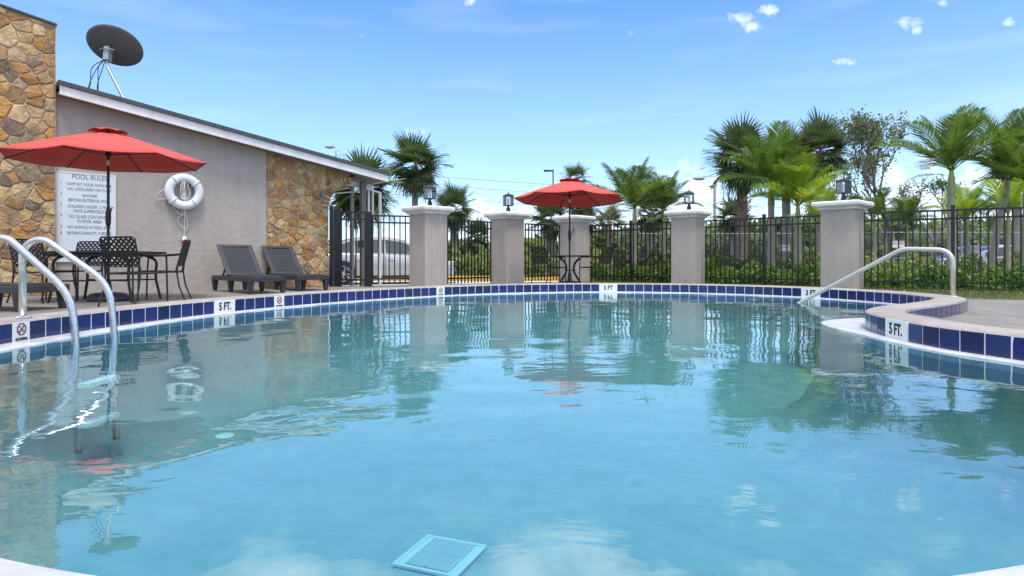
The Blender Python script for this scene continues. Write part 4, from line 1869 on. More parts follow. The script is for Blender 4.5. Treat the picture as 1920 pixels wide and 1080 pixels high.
# ------------------------------------------------------------------ life ring with rope and float
lr = empty('life_ring', (*wall_pt(wu(343), -.085), wz(343, 360)), BR, 'white life ring with looped rope hung on the stucco wall', 'life ring')
b = MB()
vs, fs = [], []
NA, NB = 48, 14
for i in range(NA):
    a = 2 * math.pi * i / NA
    for j in range(NB):
        t = 2 * math.pi * j / NB
        fl = 1.0 + (.02 if i % 12 in (0, 1) else 0)
        r_ = .265 + .082 * fl * math.cos(t)
        vs.append((r_ * math.cos(a), .058 * fl * math.sin(t), r_ * math.sin(a)))
for i in range(NA):
    for j in range(NB):
        fs.append((i * NB + j, i * NB + (j + 1) % NB, ((i + 1) % NA) * NB + (j + 1) % NB, ((i + 1) % NA) * NB + j))
b.add(vs, fs)
b.build('ring', M['white'], lr, smooth=True)
for a in (40, 130, 222, 310):
    b = MB()
    ca, sa = math.cos(R(a)), math.sin(R(a))
    b.tube([(ca * (.265 + .088 * math.cos(t)), .064 * math.sin(t), sa * (.265 + .088 * math.cos(t))) for t in [2 * math.pi * q / 14 for q in range(14)]], .013, 5, closed=True)
    b.build('strap', M['rope'], lr)
b = MB()
b.box((0, .06, .30), (.03, .05, .03))
b.tube([(0, .06, .31), (0, -.03, .31), (0, -.05, .29), (0, -.04, .26)], .008, 6)
b.build('hook', M['galv'], lr)
b = MB()
r2 = random.Random(4)
for k in range(7):
    x0 = r2.uniform(-.09, .07)
    b.tube(spline([(x0 * .3, -.02, .22), (x0, -.04 + r2.uniform(-.02, .02), .10), (x0 * 1.1 + r2.uniform(-.04, .04), -.03, -.02), (x0 * .6 + r2.uniform(-.03, .03), -.03, -.14 - r2.uniform(0, .05)), (x0 * .3, -.02, -.05), (0.0, -.03, .2)], 5), .0065, 5)
b.tube(spline([(-.27, .0, .07), (-.44, 0, -.05), (-.50, .03, -.12), (-.45, .03, -.165), (-.30, .0, -.16), (-.24, 0, -.22), (-.18, .02, -.33), (-.08, .03, -.42), (0, .03, -.44), (.02, .03, -.40)], 5), .007, 5)
b.tube(spline([(-.03, .0, -.33), (-.03, .03, -.44), (-.10, .04, -.50), (-.09, .05, -.60), (0.02, .05, -.70), (.07, .05, -.66), (.06, .05, -.56), (.03, .03, -.42), (.02, .02, -.33)], 5), .007, 5)
b.tube([(.015, 0, -.15), (.012, .02, -.36), (.015, .05, -.66), (.01, .05, -.86)], .008, 5)
b.build('rope', M['rope'], lr)
b = MB()
b.lathe([(.012, .07), (.03, .055), (.043, .02), (.043, -.012)], (0.012, .04, -.92), 14)
fl = b.build('float', M['white'], lr, smooth=True)
b = MB()
b.lathe([(.0435, -.0122), (.0435, -.06), (.034, -.085), (.012, -.09)], (0.012, .04, -.92), 14)
b.build('float_end', M['redplastic'], fl, smooth=True)

# ------------------------------------------------------------------ satellite dish on the roof edge
ud = wu(240)
fx, fy = wall_pt(ud, .12)
ds = empty('satellite_dish', (fx, fy, roofline(ud) + .235), 0, 'dark grey satellite dish on a bent mast at the roof edge', 'satellite dish')
fl_ = Vector((fx, fy, roofline(ud) + .235))
mc = Vector((W(201, 11.9), 11.9, Z(102, 11.9))) - fl_
el = Vector((W(200, 11.9), 11.9, Z(123, 11.9))) - fl_
b = MB()
b.tube(round_path([(0, 0, 0.02), el, mc], .22, 6), .028, 10)
b.build('mast', M['galv'], ds, smooth=True)
b = MB()
b.box((0, 0, .015), (.26, .2, .03))
b.box((0, 0, .06), (.09, .12, .09))
b.build('foot_bracket', M['galv'], ds, bevel=.005)
ax = Vector((-.05, .66, .86)).normalized()
side = ax.orthogonal()
side = Vector((1, .05, 0)).cross(ax).normalized()
side2 = ax.cross(side).normalized()
rotm = Matrix((side2, side, ax)).transposed()
dc = mc + Vector((.05, .12, .16))
b = MB()
nr, na = 8, 40
vs, fs = [dc], []
vs[0] = dc + ax * 0
for k in range(1, nr + 1):
    r_ = .49 * k / nr
    for j in range(na):
        a = 2 * math.pi * j / na
        vs.append(dc + side2 * r_ * math.cos(a) * 1.0 + side * r_ * math.sin(a) * .93 + ax * (r_ * r_ * .34))
for j in range(na):
    fs.append((0, 1 + j, 1 + (j + 1) % na))
for k in range(nr - 1):
    for j in range(na):
        fs.append((1 + k * na + j, 1 + (k + 1) * na + j, 1 + (k + 1) * na + (j + 1) % na, 1 + k * na + (j + 1) % na))
b.add(vs, fs)
o = b.build('reflector', M['dish'], ds, smooth='all')
o.modifiers.new('thick', 'SOLIDIFY').thickness = .012
b = MB()
b.bar(mc - Vector((0, 0, .12)), mc + ax * .06 + Vector((0, 0, .10)), .10, .12)
b.tube([mc + Vector((-.12, -.03, .08)), mc + Vector((0, -.08, .10)), mc + Vector((.14, 0, .08))], .012, 6)
b.build('mount_bracket', M['galv'], ds, bevel=.004)
b = MB()
for (ex, k) in ((-.30, .0), (-.27, .05), (-.62, -.03), (-.66, .04)):
    g1 = Vector((W(158 if ex < -.5 else 183, 11.75), 11.75, roofline(wu(158 if ex < -.5 else 183)) + .2)) - fl_
    g1.x += k
    b.tube(spline([mc + Vector((-.03, .0, -.08)), mc * .65 + g1 * .35 + Vector((-.10 + k, 0, .10 - abs(k))), mc * .35 + g1 * .65 + Vector((-.05 - k, 0, .03)), g1], 6), .008, 5)
b.build('cable', M['black'], ds)

# ------------------------------------------------------------------ handrails
ld = empty('pool_ladder', (W(38, 4.68), 4.68, .163), 0, 'pair of polished steel grab rails of the pool ladder at the left edge', 'ladder')
L0 = Vector(ld.location)
for k, (dd, dx) in enumerate(((4.70, 0.0), (4.32, .02))):
    wx = -3.0 + dx if k == 0 else W(141, 4.40)
    base = Vector((-3.655 + (0.02 if k else 0), dd, .163))
    top = .75
    dd2 = dd + (.04 if k == 0 else .08)
    bend = Vector((wx - .03, dd2, .415 if k == 0 else .36))
    path = [base, (base.x, dd, top - .22)] + arc((base.x + .13, dd, top - .13), .13, 180, 62, 8) + [bend, (wx + .005, dd2 + .0, .03), (wx + .02, dd2, -.5), (wx + .02, dd2, -.75)]
    path = [Vector(p) for p in path]
    pp = path[:10] + round_path(path[9:], .16, 6)[1:]
    b = MB()
    b.tube([Vector(p) - L0 for p in pp], .0245, 16)
    b.build('rail', M['steel'], ld, smooth='all')
    b = MB()
    b.lathe([(.058, .0), (.058, .006), (.045, .016), (.027, .02)], base - L0 + Vector((0, 0, .003)), 20)
    b.build('escutcheon', M['steel'], ld, smooth=True)
for z in (-.28, -.56):
    b = MB()
    b.box(Vector((-2.985, 4.55, z)) - L0, (.09, .34, .03))
    b.build('tread', M['white'], ld)

hr = empty('pool_handrail', (W(1787, 7.33), 7.33, .163), 0, 'bent stainless handrail rising over the pool steps at the peninsula', 'handrail')
H0 = Vector(hr.location)
p_end = Vector((W(1494, 8.85), 8.85, -.03))
path = [Vector((W(1787, 7.33), 7.33, .163)), Vector((W(1787, 7.33), 7.33, .715)), Vector((W(1692, 7.75), 7.75, Z(466.5, 7.75))), p_end, p_end + (p_end - Vector((W(1692, 7.75), 7.75, .74))) * .35]
b = MB()
path2 = round_path([path[0], path[1], path[2]], .17, 8)[:-1]
path2 += round_path([path[1], path[2], path[3]], .08, 5)[1:] + [path[4]]
b.tube([p - H0 for p in path2], .026, 14)
b.build('rail', M['dullsteel'], hr, smooth='all')
b = MB()
b.lathe([(.055, .0), (.055, .006), (.042, .014), (.028, .018)], (0, 0, .002), 20)
b.build('escutcheon', M['dullsteel'], hr, smooth=True)

# ------------------------------------------------------------------ main drain cover on the pool floor
fz = floor_z(-.35, 3.4)
dn = empty('drain_cover', (W(828, 3.45), 3.42, fz + .004), R(-22), 'square white slotted drain cover on the pool floor', 'drain cover')
hs = .235
dn.scale = (.82, .82, .82)
b = MB()
for s_ in (-1, 1):
    b.box((s_ * (hs - .016), 0, .012), (.026, hs * 2, .02))
    b.box((0, s_ * (hs - .016), .012), (hs * 2 - .054, .026, .02))
    b.box((s_ * .15, 0, .015), (.008, hs * 2 - .07, .024))
b.box((0, 0, .017), (.010, hs * 2 - .07, .026))
b.box((0, 0, .018), (.285, .010, .018))
b.build('frame', M['draingrey'], dn, bevel=.003)
b = MB()
for k in range(25):
    x = -.137 + k * .0115
    if abs(x) < .012:
        continue
    for s_ in (-1, 1):
        b.box((x, s_ * .105, .019), (.0062, .186, .010))
for s_ in (-1, 1):
    b.box((s_ * .182, 0, .012), (.052, .41, .008))
b.build('slats', M['draingrey'], dn, kind='stuff')
b = MB()
b.box((0, 0, .003), (.44, .44, .006))
b.build('sump', M['sumpgrey'], dn)
rt = empty('floor_fitting', (W(438, 6.0), 5.75, floor_z(-2.6, 5.75) + .003), 0, 'round white return fitting on the pool floor left of centre', 'pool fitting')
b = MB()
b.lathe([(.11, 0), (.105, .012), (.06, .02), (.02, .022)], (0, 0, 0), 24)
b.build('cover', M['marker'], rt, smooth=True)

# ------------------------------------------------------------------ cars


def make_car(paint, label):
    """origin on the ground at the middle of the wheelbase; +x is the nose, -y the near side"""
    root = empty('parked_car', (0, 0, 0), 0, label, 'car')
    # stations: x, half width, sill z, belt z, upper-body crown z
    body_st = [(-2.28, .62, .36, .74, .80), (-2.18, .78, .27, .84, .92), (-1.9, .86, .22, .93, 1.00), (-1.45, .89, .20, .95, 1.01), (-.9, .90, .19, .93, .97),
               (0, .90, .19, .90, .94), (.75, .90, .19, .87, .91), (1.05, .89, .20, .85, .92), (1.5, .88, .21, .78, .86), (1.95, .83, .22, .68, .76), (2.22, .68, .26, .56, .62), (2.30, .5, .32, .50, .52)]
    vs, fs = [], []
    for x, hw, s_, be, cr in body_st:
        row = [(-hw * .82, s_), (-hw * .97, s_ + .08), (-hw, s_ + (be - s_) * .5), (-hw * .985, be - .06), (-hw * .93, be), (-hw * .72, cr - .01), (0, cr),
               (hw * .72, cr - .01), (hw * .93, be), (hw * .985, be - .06), (hw, s_ + (be - s_) * .5), (hw * .97, s_ + .08), (hw * .82, s_)]
        vs += [(x, a, z) for a, z in row]
    m = 13
    for i in range(len(body_st) - 1):
        for j in range(m - 1):
            fs.append((i * m + j, i * m + j + 1, (i + 1) * m + j + 1, (i + 1) * m + j))
    fs.append(tuple(range(m)))
    fs.append(tuple((len(body_st) - 1) * m + j for j in range(m)))
    b = MB()
    b.add(vs, fs)
    b.build('body', paint, root, smooth=True)
    # greenhouse
    cab = [(-2.0, .66, .98, .99), (-1.55, .64, .97, 1.20), (-1.05, .62, .93, 1.39), (-.5, .61, .92, 1.45), (0.0, .61, .91, 1.45), (.45, .62, .89, 1.38), (.95, .66, .88, 1.15), (1.35, .70, .86, .92)]
    vs, fs = [], []
    for x, ht, zb, zt in cab:
        hb = .80
        k = (zt - zb) / .52
        hw = hb - (hb - ht) * min(1, k)
        vs += [(x, -hb, zb), (x, -hw - .015, zt - .05 * k), (x, -hw * .8, zt), (x, 0, zt + .02 * k), (x, hw * .8, zt), (x, hw + .015, zt - .05 * k), (x, hb, zb)]
    m = 7
    for i in range(len(cab) - 1):
        for j in range(m - 1):
            fs.append((i * m + j, i * m + j + 1, (i + 1) * m + j + 1, (i + 1) * m + j))
    b = MB()
    b.add(vs, fs)
    b.build('cabin', paint, root, smooth=True)
    # side glass, slightly proud, following the cabin's lean
    def gpt(x, t, s_):
        xs_ = [c[0] for c in cab]
        zb = np.interp(x, xs_, [c[2] for c in cab])
        zt = np.interp(x, xs_, [c[3] for c in cab])
        k = (zt - zb) / .52
        ht = np.interp(x, xs_, [c[1] for c in cab])
        hw = .80 - (.80 - ht) * min(1, k) + .015
        zt2 = zt - .05 * k
        return (x, s_ * (.80 + (hw - .80) * t + .006), zb + (zt2 - zb) * t)
    for s_ in (-1, 1):
        for xa, xb in ((-1.72, -1.02), (-.97, -.10), (-.05, .98)):
            vs, fs = [], []
            n = 6
            for i in range(n + 1):
                x = xa + (xb - xa) * i / n
                vs += [gpt(x, .08, s_), gpt(x, .93, s_)]
            fs = [(2 * i, 2 * i + 1, 2 * i + 3, 2 * i + 2) for i in range(n)]
            b = MB()
            b.add(vs, fs)
            b.build('side_window', M['carglass'], root)
    for xa, xb, nm in ((.52, 1.27, 'windscreen'), (-1.93, -1.15, 'rear_window')):
        vs = []
        for i in range(5):
            x = xa + (xb - xa) * i / 4
            xs_ = [c[0] for c in cab]
            zt = np.interp(x, xs_, [c[3] for c in cab])
            ht = np.interp(x, xs_, [c[1] for c in cab])
            vs += [(x, -ht * .8, zt + .010), (x, 0, zt + .03), (x, ht * .8, zt + .010)]
        fs = [(3 * i + j, 3 * i + j + 1, 3 * i + j + 4, 3 * i + j + 3) for i in range(4) for j in range(2)]
        b = MB()
        b.add(vs, fs)
        b.build(nm, M['carglass'], root)
    # door lines, handles, mirrors, lamps
    b = MB()
    for s_ in (-1, 1):
        for x in (-1.0, -.08, .92):
            b.box((x, s_ * .902, .58), (.012, .006, .66))
        b.box((-.05, s_ * .90, .24), (2.3, .02, .06))
    b.build('shut_lines', M['rubber'], root)
    for s_ in (-1, 1):
        for x in (-.85, .08):
            b = MB()
            b.box((x, s_ * .905, .76), (.17, .03, .03))
            b.build('door_handle', M['alloy'], root, bevel=.008)
        b = MB()
        b.box((.78, s_ * .96, .97), (.13, .17, .12))
        b.build('mirror', paint, root, bevel=.03)
        b = MB()
        b.box((2.07, s_ * .62, .64), (.26, .24, .12))
        b.build('headlight', M['alloy'], root, bevel=.03)
        b = MB()
        b.box((-2.12, s_ * .68, .84), (.22, .22, .13))
        b.build('tail_light', M['redplastic'], root, bevel=.03)
    for x in (-1.36, 1.36):
        for s_ in (-1, 1):
            b = MB()
            b.lathe([(.385, -.03), (.385, .0)], (x, s_ * .885, .34), 28, 'y')
            b.build('wheel_arch', M['rubber'], root)
            b = MB()
            b.lathe([(.24, -.10), (.32, -.105), (.335, -.06), (.335, .06), (.32, .105), (.24, .10)], (x, s_ * .80, .335), 28, 'y')
            wl2 = b.build('wheel', M['rubber'], root, smooth=True)
            b = MB()
            yy = s_ * .91
            b.tube([(x + .225 * math.cos(R(15 * q)), yy - s_ * .005, .335 + .225 * math.sin(R(15 * q))) for q in range(24)], .018, 6, closed=True)
            b.lathe([(.055, -.02), (.05, .012)], (x, yy, .335), 12, 'y')
            for q in range(10):
                a = R(36 * q + (5 if q % 2 else -5))
                b.bar((x + .04 * math.cos(a), yy, .335 + .04 * math.sin(a)), (x + .22 * math.cos(a), yy, .335 + .22 * math.sin(a)), .026, .02, up=(0, 1, 0))
            b.build('rim', M['alloy'], wl2)
    return root


car = make_car(M['carpaint'], 'silver sedan parked side on behind the black gate')
# rear wheel shows at x=649
car.location = (W(649, 19.6) + 1.36 * math.cos(R(24)) - .2, 19.4 + 1.36 * math.sin(R(24)), -.15)
car.rotation_euler = (0, 0, R(24))


def recolor(c, paint):
    for ch in c.children:
        if ch.name.split('.')[0] in ('body', 'cabin', 'mirror'):
            ch.data = ch.data.copy()
            ch.data.materials[0] = paint


for (x, y, rz, p, lab) in ((W(1812, 31), 31, 160, 'carblue', 'dark blue car partly hidden by the hedge right of the handrail'),
                           (W(1872, 29), 29, 172, 'carwhite', 'white car partly hidden by the hedge near the right edge'),
                           (W(905, 47), 47, 10, 'carwhite', 'distant white car beyond the yellow kerb')):
    c = copy_tree(car)
    recolor(c, M[p])
    c.location = (x, y, -.18)
    c.rotation_euler = (0, 0, R(rz))
    c['label'] = lab

# ------------------------------------------------------------------ palms


def fan_frond(rr, m, L=1.0, droop=0.3):
    """petiole then a costapalmate fan; along +x"""
    vs, fs = [], []
    pl = L * .55
    w_ = .012 * L
    for i in range(4):
        x = pl * i / 3
        z = -droop * .18 * (i / 3) ** 2
        vs += [(x, -w_, z), (x, w_, z)]
    fs += [(2 * i, 2 * i + 1, 2 * i + 3, 2 * i + 2) for i in range(3)]
    z0 = -droop * .18
    n = 26
    for k in range(n):
        a = R(-118 + 236 * k / (n - 1)) + rr.uniform(-.03, .03)
        ll = L * (.62 + .18 * math.cos(a * .8)) * rr.uniform(.88, 1.06)
        ca, sa = math.cos(a), math.sin(a)
        fold = .10 * L
        bend = droop * rr.uniform(.5, 1.3)
        hw = .030 * L
        b = len(vs)
        ox = pl - .02 * L
        for t, h in ((.02, .12), (.45, 1.0), (.75, .55), (1.0, .02)):
            r_ = ll * t
            # leaflet tips droop, the blade folds along the midrib
            zz = z0 + fold * (abs(sa)) * t * .8 - bend * ll * max(0, t - .35) ** 1.6
            cx, cy = ox + ca * r_ - .10 * L * t * t * abs(sa), sa * r_
            vs += [(cx + sa * hw * h, cy - ca * hw * h, zz), (cx - sa * hw * h, cy + ca * hw * h, zz + .012 * L)]
        for i in range(3):
            fs.append((b + 2 * i, b + 2 * i + 1, b + 2 * i + 3, b + 2 * i + 2))
    bb = MB()
    bb.add(vs, fs)
    return bb.mesh('frond', m, fixn=False)


def feather_frond(rr, m, L=1.5, droop=.6, n=34, leaf=.42):
    vs, fs = [], []
    pts = []
    ang = 0.0
    x = z = 0.0
    K = 14
    for i in range(K + 1):
        pts.append((x, z, ang))
        ang -= droop * 1.9 / K * (i / K) ** .8
        x += L / K * math.cos(ang)
        z += L / K * math.sin(ang)
    for i, (px, pz_, an) in enumerate(pts):
        w_ = .014 * (1 - i / K) + .003
        vs += [(px, -w_, pz_), (px, w_, pz_)]
    fs += [(2 * i, 2 * i + 1, 2 * i + 3, 2 * i + 2) for i in range(K)]
    for k in range(n):
        t = .14 + .86 * k / (n - 1)
        f = t * K
        i = min(K - 1, int(f))
        u = f - i
        px = pts[i][0] * (1 - u) + pts[i + 1][0] * u
        pz_ = pts[i][1] * (1 - u) + pts[i + 1][1] * u
        an = pts[i][2]
        ll = leaf * (math.sin(math.pi * min(1, .18 + t * .80)) ** .6) * rr.uniform(.85, 1.1)
        for s_ in (-1, 1):
            sw_ = R(48 - 22 * t) + rr.uniform(-.08, .08)     # sweep forward
            up = R(rr.uniform(8, 34))
            d = Vector((math.sin(sw_ + .5) * math.cos(an) * .9, s_ * math.cos(sw_) * .9, math.sin(up) * .75 + math.sin(an) * .5)).normalized()
            hw = .0125
            b = len(vs)
            side_ = Vector((math.cos(an), 0, math.sin(an)))
            for q, h in ((0, .5), (.5, 1.0), (1.0, .05)):
                p = Vector((px, 0, pz_)) + d * ll * q + Vector((0, 0, -.30 * ll * q * q))
                vs += [tuple(p - side_ * hw * h), tuple(p + side_ * hw * h)]
            fs += [(b, b + 1, b + 3, b + 2), (b + 2, b + 3, b + 5, b + 4)]
    bb = MB()
    bb.add(vs, fs)
    return bb.mesh('frond', m, fixn=False)


def tapered(m, h, r0, r1, lean=(0, 0), rough=0.06, n=12, seg=14, name='trunk', parent=None, rr=random):
    vs, fs = [], []
    for i in range(seg + 1):
        t = i / seg
        r_ = r0 + (r1 - r0) * t
        for j in range(n):
            a = 2 * math.pi * j / n
            q = r_ * (1 + rr.uniform(-rough, rough))
            vs.append((lean[0] * t * t + q * math.cos(a), lean[1] * t * t + q * math.sin(a), h * t))
    for i in range(seg):
        for j in range(n):
            fs.append((i * n + j, i * n + (j + 1) % n, (i + 1) * n + (j + 1) % n, (i + 1) * n + j))
    fs.append(tuple(seg * n + j for j in range(n)))
    b = MB()
    b.add(vs, fs)
    return b.build(name, m, parent, smooth=True)


_r = random.Random(3)
FANS = {'fan': [fan_frond(_r, M['fan'], 1.0, d) for d in (.15, .3, .45, .6)], 'fandark': [fan_frond(_r, M['fandark'], 1.0, d) for d in (.2, .35, .5, .65)], 'dead': [fan_frond(_r, M['dead'], 1.0, d) for d in (1.0, 1.3)]}
FEATH = {k: [feather_frond(_r, M[k], 1.0, d, 46, .42) for d in (.35, .6, .85)] for k in ('feather', 'lime')}
FEATH['dead'] = [feather_frond(_r, M['dead'], 1.0, 1.1, 24, .25)]
ZG = -.15


def fan_palm(px, py, rad, d, label, m='fan', n=38, boots=False, zg=ZG, trunk_w=.15, seed=0, skirt=8, lo=-72):
    rr = random.Random(seed * 7 + 1)
    x, y = W(px, d), d
    root = empty('fan_palm', (x, y, zg), rr.uniform(0, 6), label, 'palm tree', 'palm trees beyond the pool fence')
    r_ = rad / F * d
    zc = Z(py, d) - zg - r_ * .12
    tapered(M['boots'] if boots else M['bark'], zc, trunk_w * 1.15, trunk_w, (rr.uniform(-.1, .1), 0), .10 if boots else .04, parent=root, rr=rr)
    if boots:
        b = MB()
        for k in range(70):
            z = zc * rr.uniform(.35, 1.0)
            a = k * 2.4
            ca, sa = math.cos(a), math.sin(a)
            b.bar((ca * trunk_w * .9, sa * trunk_w * .9, z), (ca * trunk_w * 1.7, sa * trunk_w * 1.7, z + .16), .06, .02)
        b.build('leaf_bases', M['boots'], root, kind='stuff')
    for k in range(n):
        a = k * 2.39996
        t = (k + .5) / n
        el = 88 - (88 - lo) * t ** .8 + rr.uniform(-8, 8)
        me = FANS[m][min(3, int((1 - (el + 62) / 150) * 4)) if el < 88 else 0]
        sc = r_ * .95 * rr.uniform(.86, 1.1) * (1 if el > 0 else .95)
        o = link_mesh('frond', me, root, (0, 0, zc), (rr.uniform(-.5, .5), -R(el), a), (sc, sc, sc))
    for k in range(skirt):
        a = k * 2.4 + .3
        sc = r_ * .72 * rr.uniform(.7, 1.05)
        o = link_mesh('dead_frond', FANS['dead'][k % 2], root, (0, 0, zc - .1), (rr.uniform(-.4, .4), R(rr.uniform(58, 84)), a), (sc, sc, sc))
    return root


def feather_palm(px, pyb, Lpx, d, label, m='feather', n=13, zg=ZG, seed=0, lo=18, hi=82, dead=0, tw=.065, lean=(0, 0), trunk_m='smoothbark', az=None):
    rr = random.Random(seed * 13 + 5)
    x, y = W(px, d), d
    root = empty('feather_palm', (x, y, zg), 0, label, 'palm tree', 'palm trees beyond the pool fence')
    L_ = Lpx / F * d
    zc = Z(pyb, d) - zg
    tapered(M[trunk_m], zc - .5 if zc > 1.2 else zc * .7, tw * 1.35, tw, (lean[0], lean[1]), .05, parent=root, rr=rr)
    b = MB()
    zs = zc - .5 if zc > 1.2 else zc * .7
    b.tube([(lean[0], lean[1], zs), (lean[0] * 1.1, lean[1], zs + .2), (lean[0] * 1.1, lean[1], zc + .05)], [tw * 1.15, tw * 1.05, tw * .5], 10)
    b.build('crownshaft', M['shaft'], root, smooth=True)
    for k in range(n):
        a = (k * 2.39996 + rr.uniform(-.2, .2)) if az is None else R(az[k % len(az)]) + rr.uniform(-.1, .1)
        t = (k + .5) / n
        el = hi - (hi - lo) * t + rr.uniform(-6, 6)
        sc = L_ * rr.uniform(.85, 1.1)
        link_mesh('frond', FEATH[m][min(2, int(t * 3))], root, (lean[0] * 1.1, lean[1], zc), (0, -R(el), a), (sc, sc, sc))
    for k in range(dead):
        sc = L_ * .8
        link_mesh('dead_frond', FEATH['dead'][0], root, (lean[0] * 1.1, lean[1], zc - .1), (0, -R(8), R(175 + 30 * k)), (sc, sc, sc))
    return root


fan_palm(681, 348, 68, 25, 'fan palm seen behind the roof end and the gate', 'fan', 50, seed=1, skirt=12, trunk_w=.14)
fan_palm(779, 304, 57, 33, 'tall fan palm with brown skirt left of the leftmost lantern', 'fan', 44, seed=2, skirt=14, trunk_w=.15)
fan_palm(852, 386, 42, 28, 'lower fan palm just right of the leftmost lantern', 'fan', 36, seed=3, skirt=8, trunk_w=.14)
fan_palm(1034, 405, 42, 27, 'fan palm showing under the left of the far umbrella', 'fan', 34, seed=4, skirt=8)
fan_palm(1094, 408, 36, 31, 'fan palm showing between the umbrella pole and the far pillar', 'fan', 30, seed=5, skirt=8)
fan_palm(1081, 330, 27, 52, 'distant fan palm peeping over the top of the far umbrella', 'fandark', 26, seed=6, skirt=4, trunk_w=.17)
fan_palm(895, 440, 34, 29, 'dark drooping fan palm behind the second fence panel', 'fandark', 30, seed=7, skirt=6)
fan_palm(1142, 412, 32, 21, 'small fan palm low behind the fence, right of the far umbrella', 'fandark', 20, seed=8, skirt=2, trunk_w=.08, lo=-20)
fan_palm(1222, 392, 46, 24, 'grey green fan palm between the two feather palms', 'fandark', 34, seed=9, skirt=10)
fan_palm(1392, 288, 68, 22, 'fan palm with shaggy brown trunk at the left of the big palm cluster', 'fandark', 46, boots=True, seed=10, skirt=12, trunk_w=.17)
fan_palm(1475, 300, 58, 25, 'middle fan palm of the big cluster, half hidden by green fronds', 'fandark', 38, seed=11, skirt=12)
fan_palm(1538, 276, 62, 23.5, 'dark fan palm at the right of the big palm cluster', 'fandark', 48, seed=12, skirt=10)
fan_palm(1376, 402, 38, 31, 'low fan palm left of the shaggy trunk behind the fence', 'fandark', 32, seed=13, skirt=6)
fan_palm(1690, 420, 40, 26, 'low fan palm behind the fence left of the tallest feather palm', 'fandark', 26, seed=14, skirt=4)
fan_palm(1905, 300, 50, 27, 'dark fan palm at the right edge behind feather fronds', 'fandark', 34, seed=15, skirt=6)

feather_palm(1190, 392, 96, 18.5, 'arching feather palm right of the far umbrella', 'feather', 15, seed=1, dead=2)
feather_palm(1247, 392, 72, 18.8, 'bright feather palm just left of the middle pillar', 'feather', 14, seed=2)
feather_palm(1446, 350, 112, 16.6, 'green feather palm in the middle of the big cluster', 'feather', 18, seed=3, tw=.08)
feather_palm(1496, 388, 104, 15.6, 'lime green feather palm beside the rightmost pillar', 'lime', 18, seed=4, tw=.075)
feather_palm(1784, 322, 128, 14.2, 'tallest feather palm with a ringed grey trunk behind the handrail', 'feather', 13, seed=5, lo=24, tw=.075, dead=1)
feather_palm(1858, 330, 120, 15.0, 'feather palm with slanting trunk near the right edge', 'feather', 14, seed=6, lo=22, tw=.07, lean=(.35, 0))
feather_palm(1925, 345, 105, 14.0, 'feather palm cut by the right edge of the view', 'feather', 15, seed=7, tw=.07)
feather_palm(1812, 412, 72, 17.5, 'yellow green young feather palm behind the tallest one', 'lime', 13, seed=8, tw=.05)
feather_palm(1700, 420, 60, 18.0, 'young feather palm behind the fence right of the largest pillar', 'feather', 13, seed=9, tw=.05)
feather_palm(1890, 402, 80, 16.8, 'lime feather palm low at the right edge', 'lime', 14, seed=10, tw=.05)
feather_palm(1540, 420, 70, 19.5, 'low lime feather palm behind the largest pillar', 'lime', 12, seed=11, tw=.05)
feather_palm(1640, 408, 58, 20.5, 'low feather palm against the sparse trees', 'feather', 12, seed=12, tw=.05)

# ------------------------------------------------------------------ sparse broadleaf trees


def sparse_tree(px, pytop, d, label, seed, spread=.9, leafn=900, leaf=.085, trunk=.11, sticky=3.2):
    rr = random.Random(seed)
    x, y = W(px, d), d
    root = empty('sparse_tree', (x, y, ZG), 0, label, 'tree', 'thin broadleaf trees')
    H = Z(pytop, d) - ZG
    b = MB()
    tips = []

    def grow(p, dr, L, r_, lev):
        q = [p]
        dd = dr.copy()
        for i in range(4):
            dd = (dd + Vector((rr.uniform(-.18, .18), rr.uniform(-.18, .18), .04))).normalized()
            q.append(q[-1] + dd * L / 4)
        b.tube(q, [r_ * (1 - .12 * i) for i in range(5)], 6 if lev < 2 else 4, caps=False)
        if lev >= 5 or r_ < .004:
            tips.extend(q[1:])
            return
        if lev >= 3:
            tips.extend(q[2:])
        for k in range(rr.choice((2, 2, 3))):
            a = rr.uniform(0, 6.28)
            ax_ = Vector((math.cos(a), math.sin(a), rr.uniform(.2, .9)))
            nd = (dd * rr.uniform(.6, 1.0) + ax_.normalized() * spread * rr.uniform(.5, .9)).normalized()
            grow(q[-1], nd, L * rr.uniform(.62, .86), r_ * .62, lev + 1)
    grow(Vector((0, 0, 0)), Vector((rr.uniform(-.1, .1), 0, 1)), H * .30, trunk, 0)
    mz = max(t.z for t in tips)
    s_ = H / mz
    b.v = [(p[0] * s_, p[1] * s_, p[2] * s_) for p in b.v]
    b.build('trunk', M['twig'], root, smooth=True)
    T = np.array([tuple(t * s_) for t in tips])
    cen = T[rng.integers(0, len(T), leafn)] + rng.normal(0, .10, (leafn, 3))
    link_mesh('crown', quads_mesh('crown', leaf_quads(cen, leaf), M['twigleaf']), root)
    return root


sparse_tree(1692, 215, 21, 'thin grey branched tree with few leaves left of the tallest feather palm', 4, leafn=3000, leaf=.10)
sparse_tree(1648, 285, 25, 'small airy tree between the big palm cluster and the feather palms', 8, leafn=1500, leaf=.10)
sparse_tree(1590, 350, 27, 'low bushy thin tree behind the rightmost lantern', 15, leafn=1600, leaf=.1)
sparse_tree(1750, 330, 24, 'low thin tree behind the trunk of the tallest feather palm', 21, leafn=1500, leaf=.09)
sparse_tree(1830, 360, 27, 'low thin tree seen between feather palms at the right', 33, leafn=1700, leaf=.1)

# ------------------------------------------------------------------ background broadleaf trees (each with trunk and crown) and the far wood


